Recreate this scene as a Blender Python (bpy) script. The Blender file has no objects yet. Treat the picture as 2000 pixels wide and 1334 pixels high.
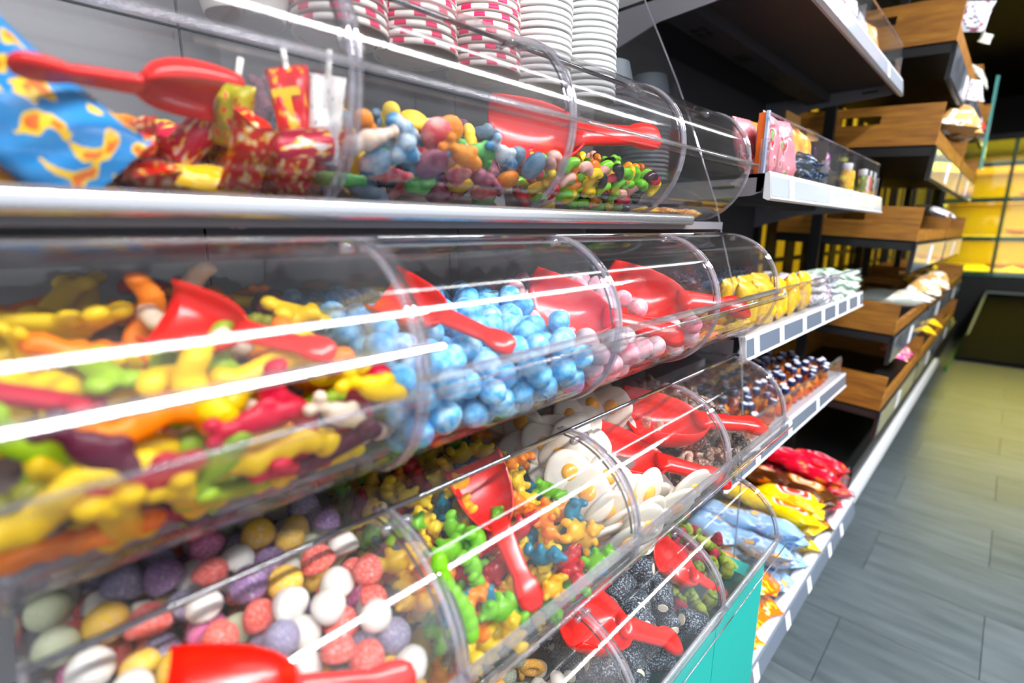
import bpy, bmesh, math, random
import numpy as np
from mathutils import Vector, Matrix, Euler

# ------------------------------------------------------------------ camera, world, lights, exposure
SC = bpy.context.scene
COL = SC.collection
PITCH, YAW, CAMZ = math.radians(12.4486), math.radians(44.5217), 1.12
cam_data = bpy.data.cameras.new('camera')
cam = bpy.data.objects.new('camera', cam_data)
COL.objects.link(cam)
cam.location = (0, 0, CAMZ)
cam.rotation_euler = (math.pi / 2 - PITCH, 0, YAW)
cam_data.sensor_width = 36.0
cam_data.lens = 17.694
cam_data.clip_start = 0.02
cam_data.dof.use_dof = True
cam_data.dof.focus_distance = 0.66
cam_data.dof.aperture_fstop = 2.6
SC.camera = cam

world = bpy.data.worlds.new('world')
SC.world = world
world.use_nodes = True
world.node_tree.nodes['Background'].inputs[0].default_value = (0.86, 0.92, 1.0, 1)
world.node_tree.nodes['Background'].inputs[1].default_value = 0.95

def area_light(name, loc, rot, sx, sy, power, col=(1, 1, 1)):
    d = bpy.data.lights.new(name, 'AREA')
    d.shape = 'RECTANGLE'
    d.size, d.size_y, d.energy, d.color = sx, sy, power, col
    o = bpy.data.objects.new(name, d)
    o.location, o.rotation_euler = loc, rot
    COL.objects.link(o)
    return o

LAMPS = [(0.25, 2.6, 0.06, 3.0, 10), (1.05, 1.2, 0.16, 4.8, 220)]
for lx, ly, sx, sy, pw in LAMPS:
    area_light('ceiling_tube_light', (lx, ly, 2.57), (0, 0, 0), sx, sy, pw, (0.97, 0.985, 1.0))

vs = SC.view_settings
vs.view_transform = 'Standard'
vs.look = 'None'
vs.gamma = 1.0
vs.exposure = 0.2
vs.use_curve_mapping = False
cy = SC.cycles
cy.transparent_max_bounces = 32
cy.max_bounces = 6
cy.diffuse_bounces = 3
cy.glossy_bounces = 2
cy.transmission_bounces = 2
cy.use_adaptive_sampling = True
cy.adaptive_threshold = 0.12
cy.use_light_tree = False
cy.caustics_reflective = False
cy.caustics_refractive = False
cy.sample_clamp_indirect = 4.0
cy.blur_glossy = 0.5

rnd = random.Random(7)

# ------------------------------------------------------------------ photo helpers: image direction -> place
_fwd = Vector((-math.sin(YAW) * math.cos(PITCH), math.cos(YAW) * math.cos(PITCH), -math.sin(PITCH)))
_rgt = Vector((math.cos(YAW), math.sin(YAW), 0))
_up = _rgt.cross(_fwd)
def at_x(px, py, X):
    d = _rgt * (px - 1000) / 983. - _up * (py - 667) / 983. + _fwd
    return Vector((0, 0, CAMZ)) + d * (X / d.x)

# ------------------------------------------------------------------ materials
MATS = {}
def _nt(name):
    m = bpy.data.materials.new(name)
    m.use_nodes = True
    nt = m.node_tree
    return m, nt, nt.nodes['Principled BSDF'], nt.nodes['Material Output']

def _lin(c):
    if isinstance(c, str):
        c = c.lstrip('#')
        c = [int(c[i:i + 2], 16) / 255. for i in (0, 2, 4)]
        c = [x / 12.92 if x <= 0.04045 else ((x + 0.055) / 1.055) ** 2.4 for x in c]
    return (c[0], c[1], c[2], 1.0)

def node(nt, typ, **kw):
    n = nt.nodes.new(typ)
    for k, v in kw.items():
        if k.startswith('i_'):
            key = k[2:]
            n.inputs[int(key) if key.isdigit() else key].default_value = v
        else:
            setattr(n, k, v)
    return n

def add_bump(nt, bsdf, scale, strength, dist=0.001, coords='Object', detail=3):
    tc = node(nt, 'ShaderNodeTexCoord')
    nz = node(nt, 'ShaderNodeTexNoise')
    nz.inputs['Scale'].default_value = scale
    nz.inputs['Detail'].default_value = detail
    bp = node(nt, 'ShaderNodeBump')
    bp.inputs['Strength'].default_value = strength
    bp.inputs['Distance'].default_value = dist
    nt.links.new(tc.outputs[coords], nz.inputs['Vector'])
    nt.links.new(nz.outputs['Fac'], bp.inputs['Height'])
    nt.links.new(bp.outputs['Normal'], bsdf.inputs['Normal'])
    return tc, nz

def plain(name, col, rough=0.5, metal=0.0, bump=None, emit=None, spec=0.5):
    if name in MATS: return MATS[name]
    m, nt, b, o = _nt(name)
    b.inputs['Base Color'].default_value = _lin(col)
    b.inputs['Roughness'].default_value = rough
    b.inputs['Metallic'].default_value = metal
    b.inputs['Specular IOR Level'].default_value = spec
    if bump: add_bump(nt, b, *bump)
    if emit:
        b.inputs['Emission Color'].default_value = _lin(emit[0])
        b.inputs['Emission Strength'].default_value = emit[1]
    MATS[name] = m
    return m

def mottled(name, col, col2, scale, lo=0.4, hi=0.6, rough=0.5, bump=0.0, bscale=None, translucent=0.0, coat=0.0, detail=4, stretch=None, metal=0.0):
    """two-colour noise surface, optional translucency (gummy) and relief"""
    if name in MATS: return MATS[name]
    m, nt, b, o = _nt(name)
    tc = node(nt, 'ShaderNodeTexCoord')
    src = tc.outputs['Object']
    if stretch:
        mp = node(nt, 'ShaderNodeMapping')
        mp.inputs['Scale'].default_value = stretch
        nt.links.new(src, mp.inputs['Vector'])
        src = mp.outputs['Vector']
    oi = node(nt, 'ShaderNodeObjectInfo')
    ad = node(nt, 'ShaderNodeVectorMath', operation='ADD')
    sc_ = node(nt, 'ShaderNodeMath', operation='MULTIPLY', i_1=3.7)
    nt.links.new(oi.outputs['Random'], sc_.inputs[0])
    nt.links.new(src, ad.inputs[0])
    nt.links.new(sc_.outputs[0], ad.inputs[1])
    nz = node(nt, 'ShaderNodeTexNoise')
    nz.inputs['Scale'].default_value = scale
    nz.inputs['Detail'].default_value = detail
    nt.links.new(ad.outputs[0], nz.inputs['Vector'])
    cr = node(nt, 'ShaderNodeValToRGB')
    cr.color_ramp.elements[0].position, cr.color_ramp.elements[1].position = lo, hi
    cr.color_ramp.elements[0].color, cr.color_ramp.elements[1].color = _lin(col), _lin(col2)
    nt.links.new(nz.outputs['Fac'], cr.inputs[0])
    nt.links.new(cr.outputs[0], b.inputs['Base Color'])
    b.inputs['Roughness'].default_value = rough
    b.inputs['Metallic'].default_value = metal
    b.inputs['Coat Weight'].default_value = coat
    b.inputs['Coat Roughness'].default_value = 0.15
    if bump:
        nz2 = node(nt, 'ShaderNodeTexNoise')
        nz2.inputs['Scale'].default_value = bscale or scale * 2
        nz2.inputs['Detail'].default_value = 2
        nt.links.new(tc.outputs['Object'], nz2.inputs['Vector'])
        bp = node(nt, 'ShaderNodeBump')
        bp.inputs['Strength'].default_value = bump
        bp.inputs['Distance'].default_value = 0.0015
        nt.links.new(nz2.outputs['Fac'], bp.inputs['Height'])
        nt.links.new(bp.outputs['Normal'], b.inputs['Normal'])
    if translucent:
        tr = node(nt, 'ShaderNodeBsdfTranslucent')
        nt.links.new(cr.outputs[0], tr.inputs['Color'])
        mx = node(nt, 'ShaderNodeMixShader')
        mx.inputs[0].default_value = translucent
        nt.links.new(b.outputs[0], mx.inputs[1])
        nt.links.new(tr.outputs[0], mx.inputs[2])
        nt.links.new(mx.outputs[0], o.inputs['Surface'])
    MATS[name] = m
    return m

def acrylic(name, tint=(0.97, 0.97, 0.975), haze=0.03, base=0.05, rough=0.03, power=4.0, hazecol=(0.9, 0.9, 0.93), top=0.85):
    """thin clear plastic sheet: see-through, mirror-like towards grazing, a little dust haze"""
    if name in MATS: return MATS[name]
    m, nt, b, o = _nt(name)
    nt.nodes.remove(b)
    tp = node(nt, 'ShaderNodeBsdfTransparent'); tp.inputs[0].default_value = (*tint, 1)
    gl = node(nt, 'ShaderNodeBsdfGlossy'); gl.inputs['Roughness'].default_value = rough
    gl.inputs['Color'].default_value = (1, 1, 1, 1)
    df = node(nt, 'ShaderNodeBsdfDiffuse'); df.inputs['Color'].default_value = (*hazecol, 1)
    lw = node(nt, 'ShaderNodeLayerWeight'); lw.inputs['Blend'].default_value = 0.5
    pw = node(nt, 'ShaderNodeMath', operation='POWER'); pw.inputs[1].default_value = power
    mr = node(nt, 'ShaderNodeMapRange'); mr.inputs['To Min'].default_value = base; mr.inputs['To Max'].default_value = top
    m1 = node(nt, 'ShaderNodeMixShader'); m1.inputs[0].default_value = haze
    m2 = node(nt, 'ShaderNodeMixShader')
    L = nt.links.new
    tc = node(nt, 'ShaderNodeTexCoord')
    nz = node(nt, 'ShaderNodeTexNoise'); nz.inputs['Scale'].default_value = 9; nz.inputs['Detail'].default_value = 5
    hz = node(nt, 'ShaderNodeMapRange'); hz.inputs['From Min'].default_value = 0.35; hz.inputs['From Max'].default_value = 0.75
    hz.inputs['To Min'].default_value = haze * 0.4; hz.inputs['To Max'].default_value = haze * 1.8
    L(tc.outputs['Object'], nz.inputs['Vector']); L(nz.outputs['Fac'], hz.inputs['Value']); L(hz.outputs[0], m1.inputs[0])
    L(lw.outputs['Facing'], pw.inputs[0]); L(pw.outputs[0], mr.inputs['Value'])
    L(tp.outputs[0], m1.inputs[1]); L(df.outputs[0], m1.inputs[2])
    L(mr.outputs[0], m2.inputs[0]); L(m1.outputs[0], m2.inputs[1]); L(gl.outputs[0], m2.inputs[2])
    L(m2.outputs[0], o.inputs['Surface'])
    MATS[name] = m
    return m

def printed(name, base, cols, scale=6.0, center=None, rough=0.3, metal=0.0):
    """printed foil: base colour with blotches of print; center=(colour ring, colour inside) adds a round emblem in the middle"""
    if name in MATS: return MATS[name]
    m, nt, b, o = _nt(name)
    tc = node(nt, 'ShaderNodeTexCoord')
    oi = node(nt, 'ShaderNodeObjectInfo')
    ad = node(nt, 'ShaderNodeVectorMath', operation='ADD')
    ml = node(nt, 'ShaderNodeMath', operation='MULTIPLY', i_1=5.0)
    L = nt.links.new
    L(oi.outputs['Random'], ml.inputs[0]); L(tc.outputs['Generated'], ad.inputs[0]); L(ml.outputs[0], ad.inputs[1])
    nz = node(nt, 'ShaderNodeTexNoise'); nz.inputs['Scale'].default_value = scale; nz.inputs['Detail'].default_value = 1.5
    L(ad.outputs[0], nz.inputs['Vector'])
    cr = node(nt, 'ShaderNodeValToRGB'); cr.color_ramp.interpolation = 'CONSTANT'
    el = cr.color_ramp.elements
    el[0].position, el[0].color = 0.0, _lin(base)
    el[1].position, el[1].color = 0.56, _lin(cols[0])
    pos = 0.62
    for c in cols[1:]:
        e = el.new(pos); e.color = _lin(c); pos += 0.06
    L(nz.outputs['Fac'], cr.inputs[0])
    last = cr.outputs[0]
    if center:
        mp = node(nt, 'ShaderNodeMapping'); mp.inputs['Location'].default_value = (-0.5 * 2.6, -0.45 * 2.6, 0)
        mp.inputs['Scale'].default_value = (2.6, 2.6, 0.0)
        ln = node(nt, 'ShaderNodeVectorMath', operation='LENGTH')
        L(tc.outputs['Generated'], mp.inputs['Vector']); L(mp.outputs[0], ln.inputs[0])
        r2 = node(nt, 'ShaderNodeValToRGB'); r2.color_ramp.interpolation = 'CONSTANT'
        e2 = r2.color_ramp.elements
        e2[0].position, e2[0].color = 0.0, _lin(center[1])
        e2[1].position, e2[1].color = 0.30, _lin(center[0])
        e3 = e2.new(0.42); e3.color = _lin(center[1])
        e4 = e2.new(0.62); e4.color = _lin(center[0])
        gt = node(nt, 'ShaderNodeMath', operation='LESS_THAN', i_1=0.72)
        L(ln.outputs['Value'], gt.inputs[0]); L(ln.outputs['Value'], r2.inputs[0])
        mx = node(nt, 'ShaderNodeMix', data_type='RGBA')
        L(gt.outputs[0], mx.inputs[0]); L(last, mx.inputs[6]); L(r2.outputs[0], mx.inputs[7])
        last = mx.outputs[2]
    L(last, b.inputs['Base Color'])
    b.inputs['Roughness'].default_value = rough
    b.inputs['Metallic'].default_value = metal
    bp = node(nt, 'ShaderNodeBump'); bp.inputs['Strength'].default_value = 0.35; bp.inputs['Distance'].default_value = 0.004
    n2 = node(nt, 'ShaderNodeTexNoise'); n2.inputs['Scale'].default_value = 5
    L(ad.outputs[0], n2.inputs['Vector']); L(n2.outputs['Fac'], bp.inputs['Height']); L(bp.outputs[0], b.inputs['Normal'])
    MATS[name] = m
    return m

M_ACR = acrylic('clear_acrylic', haze=0.012, base=0.045, rough=0.06)
M_LID = acrylic('clear_acrylic_lid', haze=0.016, base=0.06, rough=0.08)
M_EDGE = acrylic('acrylic_cut_edge', tint=(0.80, 0.78, 0.84), haze=0.16, base=0.12, power=2.0, hazecol=(0.88, 0.84, 0.9))
M_BAR = acrylic('acrylic_bar', tint=(0.88, 0.87, 0.9), haze=0.09, base=0.10, power=2.0, hazecol=(0.95, 0.94, 0.96))
M_SMOKE = acrylic('acrylic_dark_edge', tint=(0.30, 0.29, 0.33), haze=0.10, base=0.14, power=2.0, hazecol=(0.35, 0.34, 0.38))
M_GLASS = acrylic('shelf_glass', tint=(0.85, 0.95, 0.9), haze=0.02, base=0.07)
M_FENCE = acrylic('fence_acrylic', haze=0.012, base=0.035, power=6.0, top=0.4)
M_RED = plain('red_scoop_plastic', '#e01405', 0.22, bump=(60, 0.04, 0.001))
M_WHITE = plain('white_coated_steel', '#d9dade', 0.35)
M_LGREY = plain('light_grey_steel', '#a9abb2', 0.4)
M_GREY = plain('grey_steel', '#77747a', 0.5)
M_DGREY = plain('dark_grey_steel', '#2b2a2e', 0.6)
M_BLACK = plain('black_board', '#0b0b0d', 0.45)
M_CHROME = plain('brushed_rail', '#d8d8dc', 0.22, metal=0.85)
M_STRIP = plain('label_strip_grey', '#6b7484', 0.25)
M_TAG = plain('white_price_tag', '#f2f3f6', 0.5)
M_WOOD = mottled('oak_veneer', '#76460c', '#a8701c', 9, 0.3, 0.75, 0.5, stretch=(1.2, 1.2, 9), bump=0.1, bscale=40)
M_DWALL = mottled('dark_brown_wall', '#1a0d07', '#2c160a', 5, 0.3, 0.8, 0.5, stretch=(6, 6, 0.4))

# ------------------------------------------------------------------ mesh helpers
class MB:
    def __init__(s): s.v, s.f = [], []
    def add(s, v, f):
        n = len(s.v); s.v += [tuple(p) for p in v]; s.f += [tuple(i + n for i in q) for q in f]; return s
    def box(s, x0, x1, y0, y1, z0, z1):
        v = [(x0, y0, z0), (x1, y0, z0), (x1, y1, z0), (x0, y1, z0), (x0, y0, z1), (x1, y0, z1), (x1, y1, z1), (x0, y1, z1)]
        return s.add(v, [(0, 3, 2, 1), (4, 5, 6, 7), (0, 1, 5, 4), (1, 2, 6, 5), (2, 3, 7, 6), (3, 0, 4, 7)])
    def sheet(s, prof, y0, y1, ny=1):
        """profile [(x,z)] swept along y: one thin surface"""
        n = len(prof); v = []; f = []
        for j in range(ny + 1):
            y = y0 + (y1 - y0) * j / ny
            v += [(x, y, z) for x, z in prof]
        for j in range(ny):
            for i in range(n - 1):
                a = j * n + i; f.append((a, a + 1, a + n + 1, a + n))
        return s.add(v, f)
    def prism_y(s, poly, y0, y1):
        n = len(poly)
        v = [(x, y0, z) for x, z in poly] + [(x, y1, z) for x, z in poly]
        f = [tuple(range(n)), tuple(range(2 * n - 1, n - 1, -1))] + [(i, i + n, (i + 1) % n + n, (i + 1) % n) for i in range(n)]
        return s.add(v, f)
    def tube(s, pts, r, seg=8, closed=False, sy=1.0):
        pts = [Vector(p) for p in pts]; n = len(pts); v = []; f = []
        for i, p in enumerate(pts):
            a = pts[i - 1] if (i or closed) else p
            b = pts[(i + 1) % n] if (i < n - 1 or closed) else p
            t = (b - a).normalized()
            u = t.cross(Vector((0, 1, 0)))
            if u.length < 1e-3: u = t.cross(Vector((1, 0, 0)))
            u.normalize(); w = t.cross(u).normalized()
            rr = r[i] if isinstance(r, (list, tuple)) else r
            for k in range(seg):
                an = 2 * math.pi * k / seg
                v.append(p + u * math.cos(an) * rr + w * math.sin(an) * rr * sy)
        for i in range(n if closed else n - 1):
            for k in range(seg):
                a = i * seg + k; b = i * seg + (k + 1) % seg
                c = ((i + 1) % n) * seg + (k + 1) % seg; d = ((i + 1) % n) * seg + k
                f.append((a, b, c, d))
        if not closed:
            f.append(tuple(range(seg - 1, -1, -1))); f.append(tuple((n - 1) * seg + k for k in range(seg)))
        return s.add(v, f)
    def lathe(s, prof, seg=24, c=(0, 0, 0), cap=True, wob=None):
        n = len(prof); v = []; f = []
        for k in range(seg):
            a = 2 * math.pi * k / seg
            w = wob(a) if wob else 1.0
            v += [(c[0] + r * w * math.cos(a), c[1] + r * w * math.sin(a), c[2] + z) for r, z in prof]
        for k in range(seg):
            k2 = (k + 1) % seg
            for i in range(n - 1):
                f.append((k * n + i, k2 * n + i, k2 * n + i + 1, k * n + i + 1))
        if cap:
            if prof[0][0] > 1e-6: f.append(tuple(k * n for k in range(seg - 1, -1, -1)))
            if prof[-1][0] > 1e-6: f.append(tuple(k * n + n - 1 for k in range(seg)))
        return s.add(v, f)
    def loft(s, rings, caps=True, closed=True):
        m = len(rings[0]); v = []; f = []
        for r in rings: v += r
        for i in range(len(rings) - 1):
            for k in range(m if closed else m - 1):
                k2 = (k + 1) % m
                f.append((i * m + k, i * m + k2, (i + 1) * m + k2, (i + 1) * m + k))
        if caps and closed:
            f.append(tuple(range(m - 1, -1, -1))); f.append(tuple((len(rings) - 1) * m + k for k in range(m)))
        return s.add(v, f)
    def mesh(s, name, mat=None, smooth=False):
        me = bpy.data.meshes.new(name)
        me.from_pydata(s.v, [], s.f); me.update()
        if mat: me.materials.append(mat)
        if smooth is True:
            me.polygons.foreach_set('use_smooth', [True] * len(me.polygons))
        elif smooth:
            me.polygons.foreach_set('use_smooth', [True] * len(me.polygons))
            me.set_sharp_from_angle(angle=math.radians(smooth))
        return me

def obj(name, me, parent=None, loc=(0, 0, 0), rot=None):
    o = bpy.data.objects.new(name, me)
    o.location = loc
    if rot is not None: o.rotation_euler = rot
    if parent: o.parent = parent
    COL.objects.link(o)
    return o

def tag(o, label, cat, group=None):
    o['label'] = label; o['category'] = cat
    if group: o['group'] = group
    return o

def thing(name, label, cat, loc=(0, 0, 0), rot=None, group=None):
    o = bpy.data.objects.new(name, None)
    o.empty_display_size = 0.02
    o.location = loc
    if rot is not None: o.rotation_euler = rot
    COL.objects.link(o)
    return tag(o, label, cat, group)

def struct(name, me, parent=None, loc=(0, 0, 0)):
    o = obj(name, me, parent, loc)
    if not parent: o['kind'] = 'structure'
    return o

def blob(name, balls, voxel, smooth_it=4):
    """union of ellipsoids [(centre, radii)] fused into one soft surface"""
    bm = bmesh.new()
    for c, r in balls:
        r = r if isinstance(r, (tuple, list)) else (r, r, r)
        bmesh.ops.create_icosphere(bm, subdivisions=3, radius=1.0, matrix=Matrix.Translation(c) @ Matrix.Diagonal((*r, 1)))
    me = bpy.data.meshes.new(name + '_src'); bm.to_mesh(me); bm.free()
    o = bpy.data.objects.new(name + '_src', me); COL.objects.link(o)
    rm = o.modifiers.new('r', 'REMESH'); rm.mode = 'VOXEL'; rm.voxel_size = voxel
    sm = o.modifiers.new('s', 'SMOOTH'); sm.factor = 0.5; sm.iterations = smooth_it
    dg = bpy.context.evaluated_depsgraph_get()
    out = bpy.data.meshes.new_from_object(o.evaluated_get(dg))
    bpy.data.objects.remove(o); bpy.data.meshes.remove(me)
    out.name = name; out.materials.clear()
    out.polygons.foreach_set('use_smooth', [True] * len(out.polygons)); out.update()
    return out

def coloured(me, mat):
    c = me.copy(); c.materials.clear(); c.materials.append(mat); return c

# ------------------------------------------------------------------ the room
def plane_box(x0, x1, y0, y1, z0, z1, mat, name): return MB().box(x0, x1, y0, y1, z0, z1).mesh(name, mat)

M_FLOOR = mottled('grey_vinyl_tile', '#3c4248', '#6a7076', 7, 0.3, 0.75, 0.24, bump=0.05, bscale=60, detail=8, stretch=(0.8, 5, 1))
M_JOINT = plain('floor_joint', '#3c4449', 0.6)
flo = struct('floor', plane_box(-0.9, 2.6, -2.5, 9.2, -0.06, -0.004, M_JOINT, 'floor'))
tile_mats = [mottled('grey_vinyl_tile_%d' % i, a, b, 6, 0.3, 0.75, 0.34, bump=0.05, bscale=60, detail=8, stretch=(0.8, 5, 1))
             for i, (a, b) in enumerate([('#464f54', '#5d676c'), ('#4a5358', '#626c71'), ('#434c51', '#596368')])]
tile_mes = [MB().box(0, 0.608, 0, 0.3045, -0.012, 0).mesh('floor_tile', m) for m in tile_mats]
r0 = random.Random(3)
for j in range(26):
    for i in range(4):
        X = -0.203 - 0.61 + i * 0.61 + (0.305 if j % 2 else 0)
        Y = 0.68 + j * 0.306
        if X > 1.3 or X + 0.6 < -0.42: continue
        t_ = obj('floor_tile', tile_mes[r0.randrange(3)], flo, (X, Y, 0))
struct('ceiling', plane_box(-0.9, 1.6, -2.5, 9.2, 2.75, 2.8, plain('ceiling_paint', '#2e2a27', 0.8), 'ceiling'))
struct('wall_left', plane_box(-1.05, -0.9, -2.5, 9.2, 0, 2.8, plain('left_wall_paint', '#4b4a4c', 0.8), 'wall_left'))
struct('wall_right', plane_box(1.3, 1.4, 2.7, 9.2, 0, 2.8, M_DWALL, 'wall_right'))
struct('wall_far', plane_box(-0.9, 2.6, 9.2, 9.3, 0, 2.8, M_DWALL, 'wall_far'))
for k, (lx, ly, sx, sy, pw) in enumerate(LAMPS):
    pos = ['nearest the shelves', 'over the middle of the aisle'][k]
    t = thing('ceiling_lamp', 'long white ceiling light fitting ' + pos, 'lamp', (lx, ly, 2.6))
    obj('housing', MB().box(-sx / 2 - 0.03, sx / 2 + 0.03, -sy / 2 - 0.03, sy / 2 + 0.03, 0, 0.06).mesh('housing', M_WHITE), t)
    for s in (-1, 1):
        obj('hanger', MB().box(-0.005, 0.005, s * sy * 0.4 - 0.005, s * sy * 0.4 + 0.005, 0.06, 0.15).mesh('hanger', M_GREY), t)

# ------------------------------------------------------------------ acrylic drum bins
YD = [-0.025, 0.187, 0.4205, 0.655, 0.89]          # bin boundaries along the aisle
ROWS = {'A': (-0.330, 1.315), 'B': (-0.267, 1.112), 'C': (-0.233, 0.901), 'D': (-0.221, 0.682)}
RR, DEEP = 0.0885, 0.262                             # drum radius, bin depth
_bin_cache = {}
def arc(a0, a1, n, r=RR):
    """points of the drum front, local x (0 = foremost) and z (0 = bottom)"""
    return [(-RR + r * math.cos(math.radians(a0 + (a1 - a0) * i / n)), RR + r * math.sin(math.radians(a0 + (a1 - a0) * i / n))) for i in range(n + 1)]

def bin_meshes(w):
    key = round(w, 4)
    if key in _bin_cache: return _bin_cache[key]
    g = 0.0015
    y0, y1 = g, w - g
    D = {}
    D['tub'] = MB().sheet([(-DEEP, 2 * RR - 0.02), (-DEEP, 0.001)] + arc(-90, 2, 18), y0, y1).mesh('tub', M_ACR, 40)
    D['lid'] = MB().sheet(arc(1, 90, 16, RR + 0.0015), y0 + 0.002, y1 - 0.002).mesh('lid', M_LID, 40)
    D['top_panel'] = MB().box(-DEEP, -RR - 0.004, y0, y1, 2 * RR - 0.001, 2 * RR + 0.0015).mesh('top_panel', M_ACR)
    side = [(-DEEP, 0.0), (-DEEP, 2 * RR)] + arc(90, -90, 28)
    for nm, yy in (('near', y0), ('far', y1)):
        D['side_' + nm] = MB().add([(x, yy, z) for x, z in side], [tuple(range(len(side)))]).mesh('side_panel', M_ACR)
        D['rim_' + nm] = MB().tube([(x, yy + (0.0012 if nm == 'near' else -0.0012), z) for x, z in arc(-90, 100, 40, RR + 0.001)], 0.0024, 8).mesh('rim', M_EDGE, True)
        D['inner_rim_' + nm] = MB().tube([(x, yy + (0.006 if nm == 'near' else -0.006), z) for x, z in arc(4, 92, 24, RR - 0.002)], 0.0013, 6).mesh('inner_rim', M_SMOKE, True)
    # lid lip: a clear channel jutting out at the split
    D['lid_lip'] = MB().prism_y([(0.0, RR - 0.001), (0.006, RR - 0.003), (0.0075, RR - 0.001), (0.0065, RR + 0.002), (0.0, RR + 0.0035)], y0, y1).mesh('lid_lip', M_BAR)
    D['tub_lip'] = MB().sheet([(-0.0005, RR - 0.0055), (0.0130, RR - 0.0120), (0.0140, RR - 0.0115), (0.0162, RR - 0.004)], y0, y1).mesh('tub_lip', M_ACR, 60)
    D['lip_edge'] = MB().tube([(0.0162, y0, RR - 0.004), (0.0162, y1, RR - 0.004)], .0009, 6).mesh('lip_edge', M_EDGE, True)
    D['hinge_bar'] = MB().tube([(-RR - 0.002, y0, 2 * RR + 0.002), (-RR - 0.002, y1, 2 * RR + 0.002)], 0.0026, 8).mesh('hinge_bar', M_SMOKE, True)
    for nm, yy in (('near', y0 + 0.006), ('far', y1 - 0.006)):
        D['pin_' + nm] = MB().lathe([(0.0001, -0.005), (0.0042, -0.0045), (0.0046, 0), (0.0042, 0.0045), (0.0001, 0.005)], 12).mesh('hinge_pin', M_EDGE, True)
    _bin_cache[key] = D
    return D

def make_bin(row, k, label, floor_fn=None, lift=0):
    xf, zt = ROWS[row]
    zb = zt - 2 * RR
    w = YD[k + 1] - YD[k]
    D = bin_meshes(w)
    t = thing('candy_bin', label, 'candy bin', (xf, YD[k], zb), group='clear acrylic candy bins')
    obj('tub', D['tub'], t)
    lid = obj('lid', D['lid'], t)
    if lift:      # lid swung up a little about its hinge
        h = Vector((-RR, 0, 2 * RR)); rm = Matrix.Rotation(-lift, 4, 'Y')
        lid.matrix_local = Matrix.Translation(h) @ rm @ Matrix.Translation(-h)
    obj('lid_lip', D['lid_lip'], lid)
    obj('top_panel', D['top_panel'], t)
    tl = obj('tub_lip', D['tub_lip'], t)
    obj('lip_edge', D['lip_edge'], tl)
    obj('hinge_bar', D['hinge_bar'], t)
    for nm, yy in (('near', 0.008), ('far', w - 0.008)):
        sd = obj('side_panel', D['side_' + nm], t)
        obj('rim', D['rim_' + nm], sd)
        obj('inner_rim', D['inner_rim_' + nm], lid)
        obj('hinge_pin', D['pin_' + nm], t, (-RR + 0.012, yy, 2 * RR - 0.004), (math.pi / 2, 0, 0))
    if floor_fn:     # raised sloping false bottom that the sweets lie on
        xs = [-DEEP + 0.004, -0.15, -0.11]
        b = MB().sheet([(x, floor_fn(x)) for x in xs] + [(-0.096, 0.003)], 0.004, w - 0.004)
        obj('false_bottom', b.mesh('false_bottom', plain('false_bottom_liner', '#6a5c58', 0.6)), t)
    return t

def interp(pts, x):
    pts = sorted(pts)
    if x <= pts[0][0]: return pts[0][1]
    for (a, b), (c, d) in zip(pts, pts[1:]):
        if x <= c: return b + (d - b) * (x - a) / (c - a)
    return pts[-1][1]

def pile(row, k, surf, rads, nmax, seed, layers=3.0, cand=22, pad=0.0):
    """let round sweets of the given radii come to rest in a bin; surf = [(local x, local z)] top of the heap.
    returns [(world position, kind index)], and the local false-bottom height function"""
    R = random.Random(seed)
    xf, zt = ROWS[row]; zb = zt - 2 * RR
    y0, y1 = YD[k] + 0.003, YD[k + 1] - 0.003
    rmax = max(r for r, w in rads)
    fl = lambda x: max(0.003, interp(surf, x) - layers * 2 * rmax)
    P = np.zeros((nmax, 3)); Q = np.zeros(nmax); out = []
    n = 0; fails = 0
    while n < nmax and fails < 90:
        kind = R.choices(range(len(rads)), [w for r, w in rads])[0]
        r = rads[kind][0]
        best = None
        for c in range(cand):
            x = R.uniform(-DEEP + r + 0.003, -r * 1.02 - 0.001 - pad); y = R.uniform(y0 + r + pad, y1 - r - pad)
            h = RR - r - 0.0015 - pad
            if x > -RR - r * 0.2:
                dx = x + RR
                if abs(dx) >= h: continue
                z = RR - math.sqrt(h * h - max(0, dx) ** 2)
                if x < -0.096: z = max(z, fl(x) + r)
            else:
                z = fl(x) + r
            if n:
                d2 = (P[:n, 0] - x) ** 2 + (P[:n, 1] - y) ** 2
                s = ((Q[:n] + r) * .93) ** 2 - d2
                msk = s > 0
                if msk.any(): z = max(z, float((P[:n, 2][msk] + np.sqrt(s[msk])).max()))
            if z + r * 0.75 > interp(surf, x): continue
            if (x + RR) ** 2 + (z - RR) ** 2 > h * h and x > -RR: continue
            key = z - 0.55 * (interp(surf, x))
            if best is None or key < best[0]: best = (key, x, y, z)
        if best is None: fails += 1; continue
        fails = 0
        P[n] = best[1:]; Q[n] = r; n += 1
        out.append((Vector((xf + best[1], best[2], zb + best[3])), kind))
    return out, fl

def rand_rot(R): return Euler((R.uniform(0, 6.28), R.uniform(0, 6.28), R.uniform(0, 6.28)))

def front_rot(R, p, row, spread=0.5, tilt=0.5):
    """long sweets: lie flat against the front glass near it, loosely elsewhere"""
    lx, lz = p.x - ROWS[row][0], p.z - (ROWS[row][1] - 2 * RR)
    if lx > -0.075:
        n = Vector((lx + RR, 0, lz - RR))
        if n.length < 1e-4: n = Vector((1, 0, 0))
        n.normalize(); tg = n.cross(Vector((0, 1, 0)))
        a = R.gauss(0, spread)
        ax = Vector((0, 1, 0)) * math.cos(a) + tg * math.sin(a)
        return Matrix((ax, n.cross(ax), n)).transposed().to_euler()
    return Euler((R.gauss(0, tilt), R.gauss(.25, tilt), R.uniform(0, 6.28)))

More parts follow.
